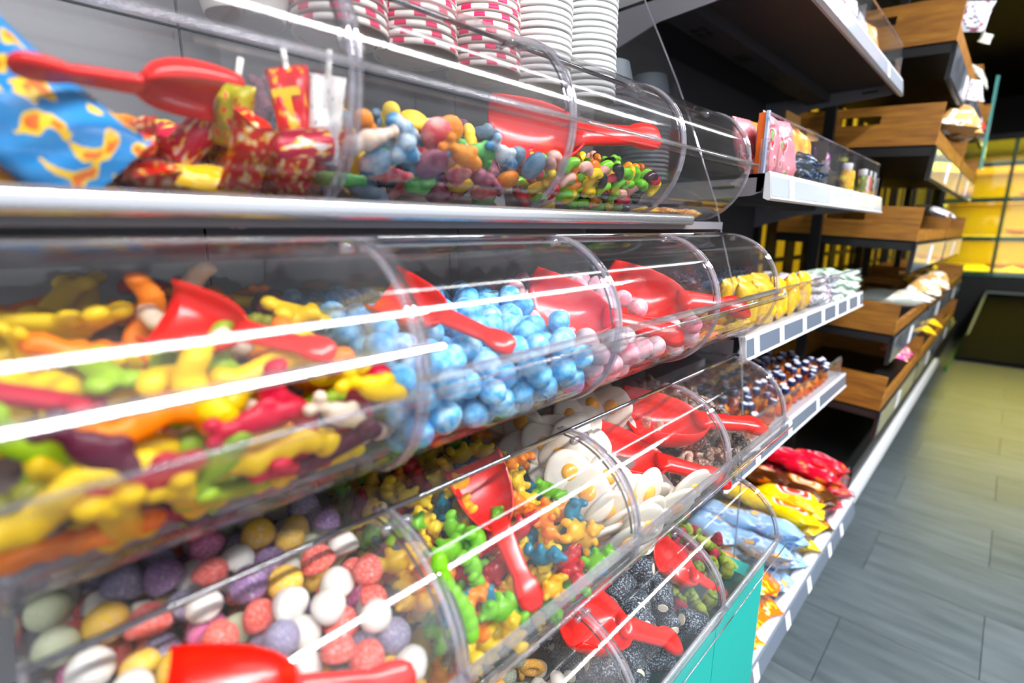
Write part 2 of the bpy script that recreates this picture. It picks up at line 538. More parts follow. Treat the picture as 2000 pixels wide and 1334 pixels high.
def facing(n, roll):
    """flat packs: local z looks along n, local y turned by roll from upright"""
    n = Vector(n).normalized(); u = Vector((0, 0, 1)); u = (u - n * u.dot(n)).normalized(); r = u.cross(n)
    y = u * math.cos(roll) + r * math.sin(roll)
    return Matrix((y.cross(n), y, n)).transposed().to_euler()

# ---- sweets: shapes
def noisy_ball(name, r, amp, seed, sub=3):
    bm = bmesh.new(); bmesh.ops.create_icosphere(bm, subdivisions=sub, radius=r)
    from mathutils import noise
    for v in bm.verts:
        v.co *= 1 + amp * noise.noise(v.co / r * 1.3 + Vector((seed * 3.1, 0, 0)))
    me = bpy.data.meshes.new(name); bm.to_mesh(me); bm.free()
    me.polygons.foreach_set('use_smooth', [True] * len(me.polygons)); me.update()
    return me

def gumdrop_mesh(r):
    pr = [(0.0001, -0.55 * r), (0.75 * r, -0.55 * r), (0.98 * r, -0.45 * r), (1.05 * r, -0.25 * r), (0.98 * r, 0.1 * r), (0.82 * r, 0.5 * r), (0.55 * r, 0.82 * r), (0.25 * r, 0.96 * r), (0.0001, r)]
    return MB().lathe(pr, 24).mesh('gumdrop', None, 55)

BEAR = blob('gummy_bear', [((0, 0, 0), (.0078, .0062, .0095)), ((0, .001, .0125), (.0062, .0055, .0058)), ((0, .0058, .0115), (.0026, .0024, .0022)),
      ((-.0048, 0, .0178), .0024), ((.0048, 0, .0178), .0024), ((-.0068, .004, .0045), (.0026, .0045, .0028)), ((.0068, .004, .0045), (.0026, .0045, .0028)),
      ((-.0058, .0042, -.0085), (.0034, .0052, .0036)), ((.0058, .0042, -.0085), (.0034, .0052, .0036))], 0.0011, 2)
BONE = blob('gummy_bone', [((x * .001, 0, 0), (.004, .0088, .0062)) for x in range(-20, 21, 4)] + [((-.025, -.007, 0), (.0078, .0072, .0056)), ((-.025, .007, 0), (.0078, .0072, .0056)), ((.025, -.007, 0), (.0078, .0072, .0056)), ((.025, .007, 0), (.0078, .0072, .0056))], 0.0017, 3)
SNAKE = blob('gummy_snake', [((x * .001, .006 * math.sin(x * .11), .001 * math.sin(x * .4)), (.0046, .0098 - .00006 * abs(x), .0068)) for x in range(-32, 33, 4)] + [((.034, .006 * math.sin(3.74), 0), (.0095, .0115, .007))], 0.0018, 2)
CROC = blob('gummy_fish', [((0, 0, 0), (.016, .0085, .0062)), ((.013, .001, .001), (.010, .0065, .005)), ((-.017, 0, 0), (.008, .0042, .0045)), ((-.024, .005, 0), (.005, .0045, .0038)), ((-.024, -.005, 0), (.005, .0045, .0038)), ((.004, .008, 0), (.006, .0045, .004))], 0.0016, 3)
COLA = blob('gummy_bottle', [((0, 0, 0), (.0095, .0082, .0062)), ((-.011, 0, 0), (.0085, .0078, .006)), ((.009, 0, 0), (.0075, .006, .0055)), ((.017, 0, 0), (.0065, .0042, .0046)), ((.0225, 0, 0), (.003, .005, .0048))], 0.0014, 3)
DISC = blob('gummy_disc', [((0, 0, 0), (.0145, .0135, .0065))], 0.0014, 2)
WORM = blob('gummy_worm', [((x * .001, .004 * math.sin(x * .09), 0), .0058 + .0012 * (i % 2)) for i, x in enumerate(range(-30, 31, 4))], 0.0014, 1)
HEART = blob('gummy_heart', [((-.005, .005, 0), (.0085, .008, .006)), ((.005, .005, 0), (.0085, .008, .006)), ((0, -.003, 0), (.008, .008, .006)), ((0, -.009, 0), (.004, .005, .005))], 0.0014, 3)
BEAN = blob('jelly_bean', [((x * .001, -.00006 * x * x, 0), (.0052, .0056, .0054)) for x in range(-7, 8, 2)], 0.0011, 3)
BERRY = blob('berry', [((0, 0, 0), (.012, .011, .010)), ((.009, 0, -.001), (.009, .0085, .008)), ((.016, 0, -.002), (.005, .005, .005))], 0.0014, 3)
LEAF = blob('berry_leaf', [((-.009, 0, .002), (.004, .0105, .0095)), ((-.0115, .005, .004), .0038), ((-.0115, -.005, .004), .0038), ((-.0115, 0, -.004), .0038)], 0.0013, 2)
LUMP = blob('cola_lump', [((0, 0, 0), (.012, .009, .007)), ((.009, .004, .002), (.008, .006, .006)), ((-.008, -.004, .001), (.008, .007, .006))], 0.0015, 2)

def ring_mesh(R_, r, n=28, m=12):
    mb = MB(); pts = [(R_ * math.cos(2 * math.pi * i / n), R_ * math.sin(2 * math.pi * i / n), 0) for i in range(n)]
    v = []; f = []
    for i in range(n):
        a = 2 * math.pi * i / n
        for k in range(m):
            b = 2 * math.pi * k / m
            v.append(((R_ + r * math.cos(b)) * math.cos(a), (R_ + r * math.cos(b)) * math.sin(a), r * math.sin(b) * 0.9))
    for i in range(n):
        for k in range(m):
            f.append((i * m + k, ((i + 1) % n) * m + k, ((i + 1) % n) * m + (k + 1) % m, i * m + (k + 1) % m))
    return mb.add(v, f).mesh('sugar_ring', None, True)

def roll_mesh(r, h):
    b = 0.0012
    return MB().lathe([(0.0042, h / 2 - .0004), (r - b, h / 2), (r, h / 2 - b), (r, -h / 2 + b), (r - b, -h / 2), (0.0042, -h / 2 + .0004)], 20, cap=True).mesh('liquorice_roll', None, 50)
def core_mesh(h, k=1.0):
    return MB().lathe([(0.0001, h / 2 + .0006), (.0055 * k, h / 2 + .0005), (.0062 * k, h / 2 - .0008), (.0062 * k, -h / 2 + .0008), (.0055 * k, -h / 2 - .0005), (0.0001, -h / 2 - .0006)], 14).mesh('core', None, 50)

def egg_white(seed, r=0.030):
    R = random.Random(seed); ph = [R.uniform(0, 6.28) for _ in range(3)]
    wob = lambda a: 1 + .07 * math.sin(2 * a + ph[0]) + .05 * math.sin(3 * a + ph[1]) + .03 * math.sin(5 * a + ph[2])
    pr = [(0.0001, -.0035), (r * .9, -.0035), (r * .99, -.0022), (r, 0), (r * .97, .0018), (r * .85, .003), (r * .5, .0036), (0.0001, .0038)]
    return MB().lathe(pr, 28, wob=wob).mesh('fried_egg', None, True)
YOLK = MB().lathe([(.0105, .0030), (.0102, .0048), (.0085, .0064), (.005, .0075), (.0001, .0079)], 20, cap=False).mesh('yolk', None, True)

def pouch_mesh(w, h, t, nx=10, ny=14, crimp=True, seed=0, dent=0.15):
    """pillow pack lying in x (width) / y (length), puffed in z, flat crimped ends"""
    R = random.Random(seed); v = []; f = []
    ph = [R.uniform(0, 6.28) for _ in range(4)]
    for s in (1, -1):
        for j in range(ny + 1):
            b = -1 + 2 * j / ny
            for i in range(nx + 1):
                a = -1 + 2 * i / nx
                e = max(0, 1 - abs(b / 0.9) ** 4) if abs(b) < .9 else 0
                z = s * t / 2 * (max(0, 1 - a ** 4)) ** .6 * e ** .55 if crimp else s * t / 2 * (max(0, 1 - a ** 6) * max(0, 1 - b ** 6)) ** .5
                z *= 1 + dent * math.sin(5 * a + 3 * b + ph[0]) + dent * .7 * math.sin(7 * b + ph[1] + a)
                if abs(b) >= .9: z = s * .0004
                pull = 1 - .07 * (1 - abs(b) ** 2) if crimp else 1
                ser = (.012 * (i % 2) if abs(b) > .99 else 0)
                v.append((a * w / 2 * pull, b * h / 2 * (1 - ser), z))
    n = (nx + 1) * (ny + 1)
    for s in range(2):
        for j in range(ny):
            for i in range(nx):
                a = s * n + j * (nx + 1) + i
                q = (a, a + 1, a + nx + 2, a + nx + 1)
                f.append(q if s == 0 else q[::-1])
    me = MB().add(v, f).mesh('pouch', None, True)
    bm = bmesh.new(); bm.from_mesh(me); bmesh.ops.remove_doubles(bm, verts=bm.verts, dist=1e-5); bm.to_mesh(me); bm.free()
    me.polygons.foreach_set('use_smooth', [True] * len(me.polygons))
    return me

def twist_mesh(l, r, seed=0):
    """roll wrapped in twisted foil: barrel with two fanned twists, along x"""
    mb = MB(); rings = []; seg = 14; R = random.Random(seed)
    prof = [(-l * .5, r * .95, 1), (-l * .40, r * .6, 1), (-l * .33, r * .22, 0), (-l * .28, r * .9, 0), (-l * .24, r, 0), (l * .24, r, 0), (l * .28, r * .9, 0), (l * .33, r * .22, 0), (l * .40, r * .6, 1), (l * .5, r * .95, 1)]
    for x, q, fan in prof:
        rings.append([(x, q * math.cos(2 * math.pi * k / seg) * (1 + (.25 if fan and k % 2 else 0)), q * math.sin(2 * math.pi * k / seg) * (.35 if fan else 1)) for k in range(seg)])
    return mb.loft(rings).mesh('twist', None, 60)

# ---- scoops
def scoop_meshes():
    rings = []
    for x, w, d in [(0, .074, .024), (.012, .074, .028), (.03, .072, .031), (.05, .067, .032), (.066, .058, .030), (.078, .047, .025), (.086, .034, .017), (.091, .025, .009)]:
        ring = []
        for k in range(13):
            a = -math.pi / 2 + math.pi * k / 12
            ring.append((x, w / 2 * math.copysign(abs(math.sin(a)) ** .8, math.sin(a)), -d * abs(math.cos(a)) ** .55))
        rings.append(ring)
    bowl = MB().loft(rings, caps=False, closed=False).mesh('bowl', M_RED, True)
    hr = []
    for x, w, h, z in [(.084, .026, .010, -.004), (.095, .026, .012, -.003), (.12, .024, .012, -.002), (.142, .0225, .012, -.001), (.150, .021, .011, 0), (.157, .027, .013, 0), (.166, .031, .014, 0), (.178, .031, .014, -.0005), (.186, .025, .011, -.001), (.190, .012, .006, -.0015)]:
        ring = []
        for k in range(14):
            a = 2 * math.pi * k / 14
            ring.append((x, w / 2 * math.copysign(abs(math.cos(a)) ** .7, math.cos(a)), z + h / 2 * math.copysign(abs(math.sin(a)) ** .8, math.sin(a))))
        hr.append(ring)
    handle = MB().loft(hr).mesh('handle', M_RED, True)
    return bowl, handle
BOWL, HANDLE = scoop_meshes()
SCOOPS = []
def scoop(label, mouth, end, up=(0.25, -0.1, 1)):
    M_, E_ = Vector(mouth), Vector(end)
    ax = (E_ - M_); L = ax.length; ax.normalize()
    u = Vector(up); u = (u - ax * u.dot(ax)).normalized(); y = u.cross(ax)
    t = thing('candy_scoop', label, 'scoop', group='red plastic candy scoops')
    s = L / 0.19
    t.matrix_world = Matrix.Translation(M_) @ Matrix((ax, y, u)).transposed().to_4x4() @ Matrix.Scale(s, 4)
    b = obj('bowl', BOWL, t); so = b.modifiers.new('thickness', 'SOLIDIFY'); so.thickness = .0022; so.offset = 0
    obj('handle', HANDLE, t)
    SCOOPS.append(t.matrix_world.copy())
    return t

# ------------------------------------------------------------------ sweets in the bins
def sugar(name, c, c2=None, t=0.0): return mottled('sugar_' + name, c, c2 or '#f4efee', 650, 0.50, 0.80, 0.6, bump=0.9, bscale=1100, translucent=t)
def gummy(name, c, c2=None): return mottled('gummy_' + name, c, c2 or c, 60, 0.3, 0.8, 0.28, bump=0.10, bscale=260, translucent=0.5, coat=0.25)
def sour(name, c, c2): return mottled('sour_' + name, c, c2, 75, 0.38, 0.66, 0.5, bump=0.4, bscale=900, translucent=0.22)
def hard(name, c): return plain('hard_' + name, c, 0.12)

CANDY = []
def drop(objname, shapes, items, label, cat, group, R, rot='rand', child=None, size=1.0):
    """items = [(position, kind)]; shapes[kind] = (mesh, label text)"""
    for p, kd in items:
        me, lab = shapes[kd]
        o = obj(objname if isinstance(objname, str) else objname[kd], me, None, p)
        o.rotation_euler = rand_rot(R) if rot == 'rand' else rot(R, p)
        s = size * R.uniform(.93, 1.07); o.scale = (s, s, s)
        tag(o, lab, cat if isinstance(cat, str) else cat[kd], group)
        CANDY.append(o)
        if child: child(o, kd)

# --- B2 and B3: chalky sugar balls
ball_b = [noisy_ball('candy_ball', .0126, .10, i) for i in range(3)]
m_blue = [mottled('chalk_blue_%d' % i, a, b, 130, .38, .66, .55, bump=.35, bscale=260) for i, (a, b) in enumerate([('#2f9fdc', '#9ad6f5'), ('#3fabe4', '#c2e6f8'), ('#1f93d6', '#86ccf2')])]
surfB = [(-.262, .128), (-.12, .122), (-.07, .108), (-.02, .085), (0, .07)]
it, fl = pile('B', 1, surfB, [(.0126, 1), (.0126, 1), (.0126, 1)], 230, 11)
make_bin('B', 1, 'clear acrylic bin full of light blue candy balls', fl)
drop('candy_ball', [(coloured(ball_b[i], m_blue[i]), 'light blue chalky candy ball in the bin of blue balls') for i in range(3)], it, None, 'candy', 'light blue candy balls', random.Random(1))
m_pink = [mottled('chalk_pink_%d' % i, a, b, 60, .36, .68, .55, bump=.35, bscale=260) for i, (a, b) in enumerate([('#f0a3ae', '#fbeef0'), ('#f4c3ca', '#fdf6f6'), ('#e77f93', '#fae3e6')])]
it, fl = pile('B', 2, [(-.262, .126), (-.12, .122), (-.07, .105), (-.02, .078), (0, .06)], [(.0126, 1), (.0126, 1), (.0126, 1)], 220, 12)
make_bin('B', 2, 'clear acrylic bin full of pink and white candy balls', fl)
drop('candy_ball', [(coloured(ball_b[i], m_pink[i]), 'pink and white marbled candy ball in the bin beside the blue balls') for i in range(3)], it, None, 'candy', 'pink and white candy balls', random.Random(2))

# --- C1: sugared gumdrops
gd = gumdrop_mesh(.0120)
cols = [('coral', '#ee5340', 3.4), ('white', '#f4efe4', 4), ('lilac grey', '#8f86a6', 1.8), ('yellow', '#f9c406', 2.2), ('pink', '#d8649c', 1.8), ('pale green', '#cfd6ac', 1.3), ('purple', '#8a5f9a', 1.1)]
it, fl = pile('C', 0, [(-.262, .176), (-.15, .166), (-.10, .146), (-.06, .122), (-.02, .094), (0, .08)], [(.0120, w) for _, _, w in cols], 300, 21)
make_bin('C', 0, 'clear acrylic bin full of mixed sugared gumdrops', fl)
drop('gumdrop', [(coloured(gd, sugar(n.replace(' ', '_'), c)), n + ' sugared gumdrop in the bin of mixed gumdrops') for n, c, w in cols], it, None, 'candy', 'mixed sugared gumdrops', random.Random(3),
     rot=lambda R, p: Euler((R.gauss(0, .7), R.gauss(0, .7), R.uniform(0, 6))))

# --- C2: gummy bears
cols = [('yellow', '#ffe02a', 5), ('orange', '#fb9a1a', 2.0), ('lime green', '#86d422', 3.0), ('teal blue', '#1690b0', 2.4), ('red', '#d8202c', 1.6), ('golden', '#fdcc1c', 2)]
it, fl = pile('C', 1, [(-.262, .160), (-.15, .150), (-.10, .132), (-.06, .112), (-.02, .088), (0, .075)], [(.0132, w) for _, _, w in cols], 290, 22, cand=24, pad=.0035)
make_bin('C', 1, 'clear acrylic bin full of gummy bears', fl)
drop('gummy_bear', [(coloured(BEAR, gummy(n.replace(' ', '_'), c)), n + ' gummy bear in the bin of bears') for n, c, w in cols], it, None, 'candy', 'gummy bears', random.Random(4), size=1.28)
o = obj('gummy_worm', coloured(WORM, gummy('bright_green', '#8fdc1c')), None, at_x(888, 1165, -.254), Euler((.9, 1.2, .3)))
tag(o, 'bright green ridged gummy worm against the front of the bear bin', 'candy')

# --- C3: fried eggs
m_eggw = mottled('egg_foam_white', '#f1e6d2', '#fbf6ea', 40, .3, .7, .45, translucent=.25)
m_yolk = mottled('egg_yolk_gel', '#fba205', '#fdb41a', 50, .3, .7, .25, coat=.3)
eggs = [coloured(egg_white(i), m_eggw) for i in range(4)]
YK = coloured(YOLK, m_yolk)
it, fl = pile('C', 2, [(-.262, .165), (-.15, .158), (-.10, .132), (-.06, .106), (-.02, .082), (0, .066)], [(.0150, 1)] * 4, 200, 23, cand=30, layers=2.3)
make_bin('C', 2, 'clear acrylic bin full of fried egg sweets', fl)
def egg_rot(R, p):
    lx, lz = p.x - ROWS['C'][0], p.z - (ROWS['C'][1] - 2 * RR)
    if lx > -.06:
        n = Vector((lx + RR, 0, lz - RR)).normalized() + Vector((0, -.28 + R.gauss(0, .1), 0))
        return facing(n, R.uniform(0, 6))
    return facing((.55 + R.gauss(0, .22), -.45 + R.gauss(0, .25), .62 + R.gauss(0, .2)), R.uniform(0, 6))
drop('fried_egg', [(e, 'white fried egg sweet with an orange yolk in the egg bin') for e in eggs], it, None, 'candy', 'fried egg sweets', random.Random(5), rot=egg_rot, child=lambda o, k: obj('yolk', YK, o))

# --- C4: brown sugared cola lumps
cols = [('dark brown', '#3c2014', 3), ('caramel brown', '#7a4e30', 2.4), ('pale sugary', '#c4a488', 1)]
it, fl = pile('C', 3, [(-.262, .150), (-.15, .140), (-.10, .118), (-.06, .09), (-.02, .062), (0, .05)], [(.0120, w) for _, _, w in cols], 150, 24)
make_bin('C', 3, 'clear acrylic bin of brown sugar-crusted sweets at the row end', fl)
drop('sugared_lump', [(coloured(LUMP, mottled('crust_' + n.replace(' ', '_'), c, '#f5ece0', 330, .5, .7, .35, bump=.9, bscale=700)), n + ' sugar-crusted lump beside the fried eggs') for n, c, w in cols], it, None, 'candy', 'brown sugar-crusted sweets', random.Random(6))

# --- B1: gummy bones, snakes and fish
cols = [('bright yellow', '#fcd304'), ('lime green', '#a5c922'), ('orange', '#fb8a06'), ('raspberry red', '#d01338'), ('dark purple', '#5d1630'), ('cream white', '#f3dcc2'), ('olive green', '#8c8a12')]
W = [3.6, 2.4, 1.8, 1.1, .7, 1.7, .6]
kinds = []
for (n, c), w in zip(cols, W):
    mm = mottled('foam_' + n.replace(' ', '_'), c, c, 30, .3, .7, .4, bump=.12, bscale=220, translucent=.28)
    for sh, nm in ((BONE, 'bone'), (SNAKE, 'snake'), (CROC, 'fish')):
        kinds.append((coloured(sh, mm), '%s gummy %s in the mixed gummy bin' % (n, nm), 'gummy_' + nm, w * (1.3 if nm == 'snake' else 1)))
it, fl = pile('B', 0, [(-.262, .150), (-.16, .142), (-.10, .128), (-.05, .108), (0, .088)], [(.0150, k[3]) for k in kinds], 210, 31, pad=.003)
make_bin('B', 0, 'clear acrylic bin full of mixed gummy bones and snakes', fl, lift=math.radians(15))
drop([k[2] for k in kinds], kinds and [(k[0], k[1]) for k in kinds], it, None, 'candy', 'mixed gummy bones and snakes', random.Random(7),
     rot=lambda R, p: front_rot(R, p, 'B', .75, .45))

# --- B4: wrapped yellow sweets
wrapY = [pouch_mesh(.026, .050, .014, 8, 10, seed=i) for i in range(2)]
wk = [('yellow foil', '#f4c400', ['#fff2b0', '#e08a00']), ('orange foil', '#ef7a12', ['#ffd23a', '#c62a10']), ('pink foil', '#e05a72', ['#ffe1e6', '#b01d3c'])]
it, fl = pile('B', 3, [(-.262, .098), (-.12, .085), (-.07, .070), (-.02, .055), (0, .045)], [(.0135, 3), (.0135, 1), (.0135, 1.4)], 70, 32)
make_bin('B', 3, 'clear acrylic bin of yellow wrapped sweets at the row end', fl)
drop('wrapped_sweet', [(coloured(wrapY[i % 2], printed('wrap_' + n.replace(' ', '_'), b, c, 5)), n + ' wrapped sweet in the bin beside the pink balls') for i, (n, b, c) in enumerate(wk)], it, None, 'candy', 'foil wrapped sweets at the row end', random.Random(8),
     rot=lambda R, p: front_rot(R, p, 'B', .7, .6))

# --- A2: sour gummies
kinds = []
for n, c, c2, w in [('blue and white', '#3f8fc0', '#eef4f4', 3), ('slate blue', '#4a6f8e', '#8fa9bb', 3.0), ('orange', '#f08312', '#f8a83a', 2.0), ('green', '#2fae4a', '#8fdc7c', 1.0), ('pink red', '#d5404e', '#efb0a8', 1.4), ('plum', '#7a2a4c', '#b0707e', 1.5), ('yellow', '#f6c30c', '#fadf5a', 1.4), ('white and peach', '#f3c9a6', '#f8f2ea', 1.5)]:
    mm = sour(n.replace(' ', '_'), c, c2)
    for sh, nm, f in ((COLA, 'bottle', 1.2), (DISC, 'disc', 1.0), (HEART, 'heart', .7), (CROC, 'fish', .8)):
        kinds.append((coloured(sh, mm), '%s sour gummy %s in the top-row bin' % (n, nm), 'gummy_' + nm, w * f))
it, fl = pile('A', 1, [(-.262, .112), (-.16, .108), (-.10, .098), (-.05, .078), (0, .055)], [(.0140, k[3]) for k in kinds], 220, 41, pad=.0015)
make_bin('A', 1, 'clear acrylic bin of sour gummies on the top row', fl)
drop([k[2] for k in kinds], [(k[0], k[1]) for k in kinds], it, None, 'candy', 'sour gummies on the top row', random.Random(9), size=1.05,
     rot=lambda R, p: front_rot(R, p, 'A', .9, .8))

# --- A3: jelly beans
cols = [('yellow', '#f6d205', 3.4), ('lime green', '#6fc41a', 3.2), ('orange', '#f5860a', 2), ('red', '#cc1030', 1.0), ('black', '#101016', .9), ('pink', '#efb3a4', 1.4), ('dark plum', '#3c1424', 1.1)]
it, fl = pile('A', 2, [(-.262, .098), (-.16, .092), (-.10, .085), (-.05, .070), (0, .05)], [(.0078, w) for _, _, w in cols], 300, 42, layers=1.8, cand=10, pad=.002)
make_bin('A', 2, 'clear acrylic bin of jelly beans on the top row', fl)
drop('jelly_bean', [(coloured(BEAN, hard(n.replace(' ', '_'), c)), n + ' jelly bean in the jelly bean bin') for n, c, w in cols], it, None, 'candy', 'jelly beans', random.Random(10),
     rot=lambda R, p: front_rot(R, p, 'A', 1.0, .9))

# --- A4: almost empty bin
make_bin('A', 3, 'nearly empty clear acrylic bin at the end of the top row')
for i, (y, x) in enumerate([(.72, -.42), (.755, -.41), (.79, -.425), (.83, -.415), (.86, -.42)]):
    o = obj('wrapped_sweet', coloured(wrapY[0], printed('wrap_gold_%d' % (i % 2), ['#f0b400', '#d98a10'][i % 2], ['#fff0a8', '#c65a00'], 5)), None, (x, y, ROWS['A'][1] - 2 * RR + .0095), (0, 0, 1.2 + i * .3))
    tag(o, 'gold foil sweet on the floor of the nearly empty bin', 'candy', 'last sweets of the empty bin')

# --- A1: large wrapped sweets
it, fl = pile('A', 0, [(-.262, .095), (-.16, .090), (-.10, .080), (-.05, .066), (0, .05)], [(.0150, 1)] * 6, 80, 51)
make_bin('A', 0, 'clear acrylic bin of large wrapped sweets at the left of the top row', fl)
wk = [(pouch_mesh(.030, .066, .016, 8, 12, seed=3), 'red and yellow', '#d8150c', ['#f8b90a', '#fff0d0', '#f07a0a'], .0),
      (pouch_mesh(.032, .060, .018, 8, 12, seed=4), 'yellow', '#f7c60c', ['#fbe27a', '#e05a10'], .0),
      (twist_mesh(.085, .011), 'white and pink striped', '#f4e9ea', ['#e0306a', '#f6c3d2'], .0),
      (twist_mesh(.070, .012), 'crimson and yellow', '#c3123c', ['#f9c81a', '#f6e7ea'], .0),
      (pouch_mesh(.030, .062, .014, 8, 12, seed=5), 'orange', '#f07c10', ['#ffcf3a', '#d42a0c'], .0),
      (pouch_mesh(.028, .060, .016, 8, 12, seed=6), 'red', '#cf0f14', ['#ee4a22', '#f9b61a'], .0)]
drop('wrapped_sweet', [(coloured(m, printed('bigwrap_%d' % i, b, c, 6)), n + ' wrapped sweet in the top-left bin') for i, (m, n, b, c, z) in enumerate(wk)], it, None, 'candy', 'large wrapped sweets', random.Random(12),
     rot=lambda R, p: front_rot(R, p, 'A', .7, .5))
for q in [q for q in CANDY if q['group'] == 'large wrapped sweets' and q.location.x > -.455 and q.location.y < .07]:
    CANDY.remove(q); bpy.data.objects.remove(q)
o = obj('candy_bag', coloured(pouch_mesh(.066, .098, .020, 12, 16, seed=8), printed('blue_bag_print', '#1f86c8', ['#f2c420', '#e06a1a', '#c0202c'], 4)), None, at_x(62, 232, -.405), facing((.85, -.45, .2), -.8))
tag(o, 'blue printed sweet bag leaning in the top-left bin', 'candy bag')
def lolly(name, label, p, me, mat, stick_len, rot):
    t = thing(name, label, 'lolly', p, rot)
    obj('wrapper', coloured(me, mat), t)
    obj('stick', MB().tube([(0, .02, 0), (0, .02 + stick_len, 0)], .0022, 8).mesh('stick', plain('paper_stick', '#f3efe6', .7), True), t)
    return t
lp = pouch_mesh(.032, .075, .020, 10, 14, seed=9)
lt = lolly('wrapped_lolly', 'red wrapped lolly with a yellow letter T standing at the bin end', at_x(578, 235, -.395), lp, printed('red_t_wrap', '#d8121a', ['#e8322a', '#f3b40c'], 5), .03, facing((.7, -.7, .05), -.12))
tt = MB().box(-.010, .010, .014, .020, .0088, .0098).box(-.003, .003, -.010, .014, .0092, .0102)
obj('letter_t', tt.mesh('letter_t', plain('yellow_print', '#f7c60a', .4)), lt)
lolly('wrapped_lolly', 'white wrapped lolly with grey lettering beside the letter T lolly', at_x(636, 235, -.375), pouch_mesh(.026, .062, .016, 10, 14, seed=10), printed('white_wrap', '#f1ede8', ['#ffffff', '#9ea3a6'], 9), .028, facing((.75, -.65, .05), .12))
lolly('wrapped_lolly', 'olive green wrapped lolly with a short white stick behind the striped roll', at_x(455, 225, -.42), pouch_mesh(.028, .045, .02, 10, 12, seed=11), printed('olive_wrap', '#a8a30e', ['#e0c810', '#d8281a'], 6), .02, facing((.7, -.7, .1), .2))

# --- D2: rings and white balls, D3: liquorice rolls, D4: berries
it, fl = pile('D', 1, [(-.262, .150), (-.15, .140), (-.10, .118), (-.06, .098), (-.02, .078), (0, .06)], [(.0135, 2.2), (.0095, 1.6), (.0120, 1.6)], 200, 61)
make_bin('D', 1, 'clear acrylic bin of sugar rings on the bottom row', fl)
drop(['sugar_ring', 'white_candy_ball', 'sage_gumdrop'], [(coloured(ring_mesh(.0105, .0052), sugar('peach_ring', '#ffb728')), 'yellow peach sugar ring in the bottom-row ring bin'),
     (coloured(noisy_ball('white_ball', .0095, .1, 5), plain('white_sugar_ball', '#f4ece0', .5)), 'small white candy ball among the sugar rings'),
     (coloured(gumdrop_mesh(.012), sugar('sage', '#8e9c86')), 'grey-green sugared drop among the sugar rings')], it, None, 'candy', 'sugar rings and white balls', random.Random(13))
RH = .040
rl, co = roll_mesh(.0165, RH), coloured(core_mesh(RH, 1.35), plain('cream_core', '#efe6cc', .5))
m_liq = mottled('sugared_liquorice', '#0e1a26', '#b9c8d6', 480, .50, .70, .45, bump=.8, bscale=900)
it, fl = pile('D', 2, [(-.262, .150), (-.15, .140), (-.10, .120), (-.06, .100), (-.02, .078), (0, .06)], [(.0178, 1)], 110, 62, pad=.002)
make_bin('D', 2, 'clear acrylic bin of black liquorice rolls on the bottom row', fl)
drop('liquorice_roll', [(coloured(rl, m_liq), 'black sugared liquorice roll with a white core')], it, None, 'candy', 'black liquorice rolls', random.Random(14),
     rot=lambda R, p: Euler((R.uniform(1.0, 2.0), R.uniform(-.3, .3), R.uniform(-.9, .9) + (0 if p.x - ROWS['D'][0] > -.06 else R.uniform(-1, 1)))), child=lambda o, k: obj('core', co, o))
it, fl = pile('D', 3, [(-.262, .135), (-.15, .115), (-.10, .085), (-.06, .055), (-.02, .035), (0, .03)], [(.0130, 1), (.0130, .5)], 90, 63)
make_bin('D', 3, 'clear acrylic bin of red and green berry gummies on the bottom row', fl)
lf = coloured(LEAF, gummy('leaf_green', '#8fae2a'))
drop('berry_gummy', [(coloured(BERRY, sugar('berry_red', '#a3122e', '#d8607a', .1)), 'dark red berry gummy with a green top'), (coloured(BERRY, sugar('berry_green', '#9fae3a', '#d7e08a', .1)), 'green berry gummy with a green top')], it, None, 'candy', 'berry gummies', random.Random(15), child=lambda o, k: obj('leaf_top', lf, o))

# --- the scoops
def sc(label, m, mx, e, ex, up=(.35, -.2, 1)): return scoop(label, at_x(*m, mx), at_x(*e, ex), up)
sc('red plastic scoop standing in the gummy bears', (920, 895), -.365, (1047, 1192), -.258, (.55, -.5, .6))
sc('red plastic scoop lying on the fried egg sweets', (1172, 858), -.36, (1425, 940), -.247)
sc('red plastic scoop lying on the brown sugar-crusted sweets', (1248, 795), -.36, (1497, 835), -.252)
sc('red plastic scoop lying on the mixed gummy bones and snakes', (300, 600), -.37, (655, 690), -.30, (.5, -.55, .7))
sc('red plastic scoop lying on the blue candy balls', (745, 555), -.385, (1005, 680), -.287, (.75, -.35, .75))
sc('red plastic scoop lying on the pink and white candy balls', (1050, 575), -.385, (1335, 660), -.287, (.7, -.5, .8))
sc('red plastic scoop in the bin of yellow wrapped sweets', (1218, 560), -.385, (1462, 604), -.292, (.7, -.5, .8))
sc('red plastic scoop lying on the jelly beans', (975, 248), -.44, (1290, 268), -.352, (.8, -.5, .45))
sc('red plastic scoop lying upside down on the wrapped sweets', (450, 205), -.40, (15, 122), -.375, (.5, -.2, -1))
sc('red plastic scoop at the front of the gumdrop bin', (300, 1395), -.275, (808, 1325), -.245, (-.6, .3, -.75))
sc('red plastic scoop lying on the liquorice rolls', (1120, 1180), -.30, (1328, 1258), -.243)
sc('red plastic scoop half buried in the berry gummies', (1300, 1075), -.33, (1425, 1172), -.262)

# sweets that would lie inside or on top of a scoop were pushed aside by it
gone = set()
for mw in SCOOPS:
    inv = mw.inverted()
    for o in CANDY:
        if o in gone: continue
        q = inv @ Vector(o.location)
        r_ = .014 if o.name.startswith('fried_egg') else .008
        if -.012 < q.x < .20 and -.030 < q.z < .055 and abs(q.y) < ((.037 if q.x < .09 else .014) + r_): gone.add(o)
for o in gone:
    for c in list(o.children): bpy.data.objects.remove(c)
    bpy.data.objects.remove(o)

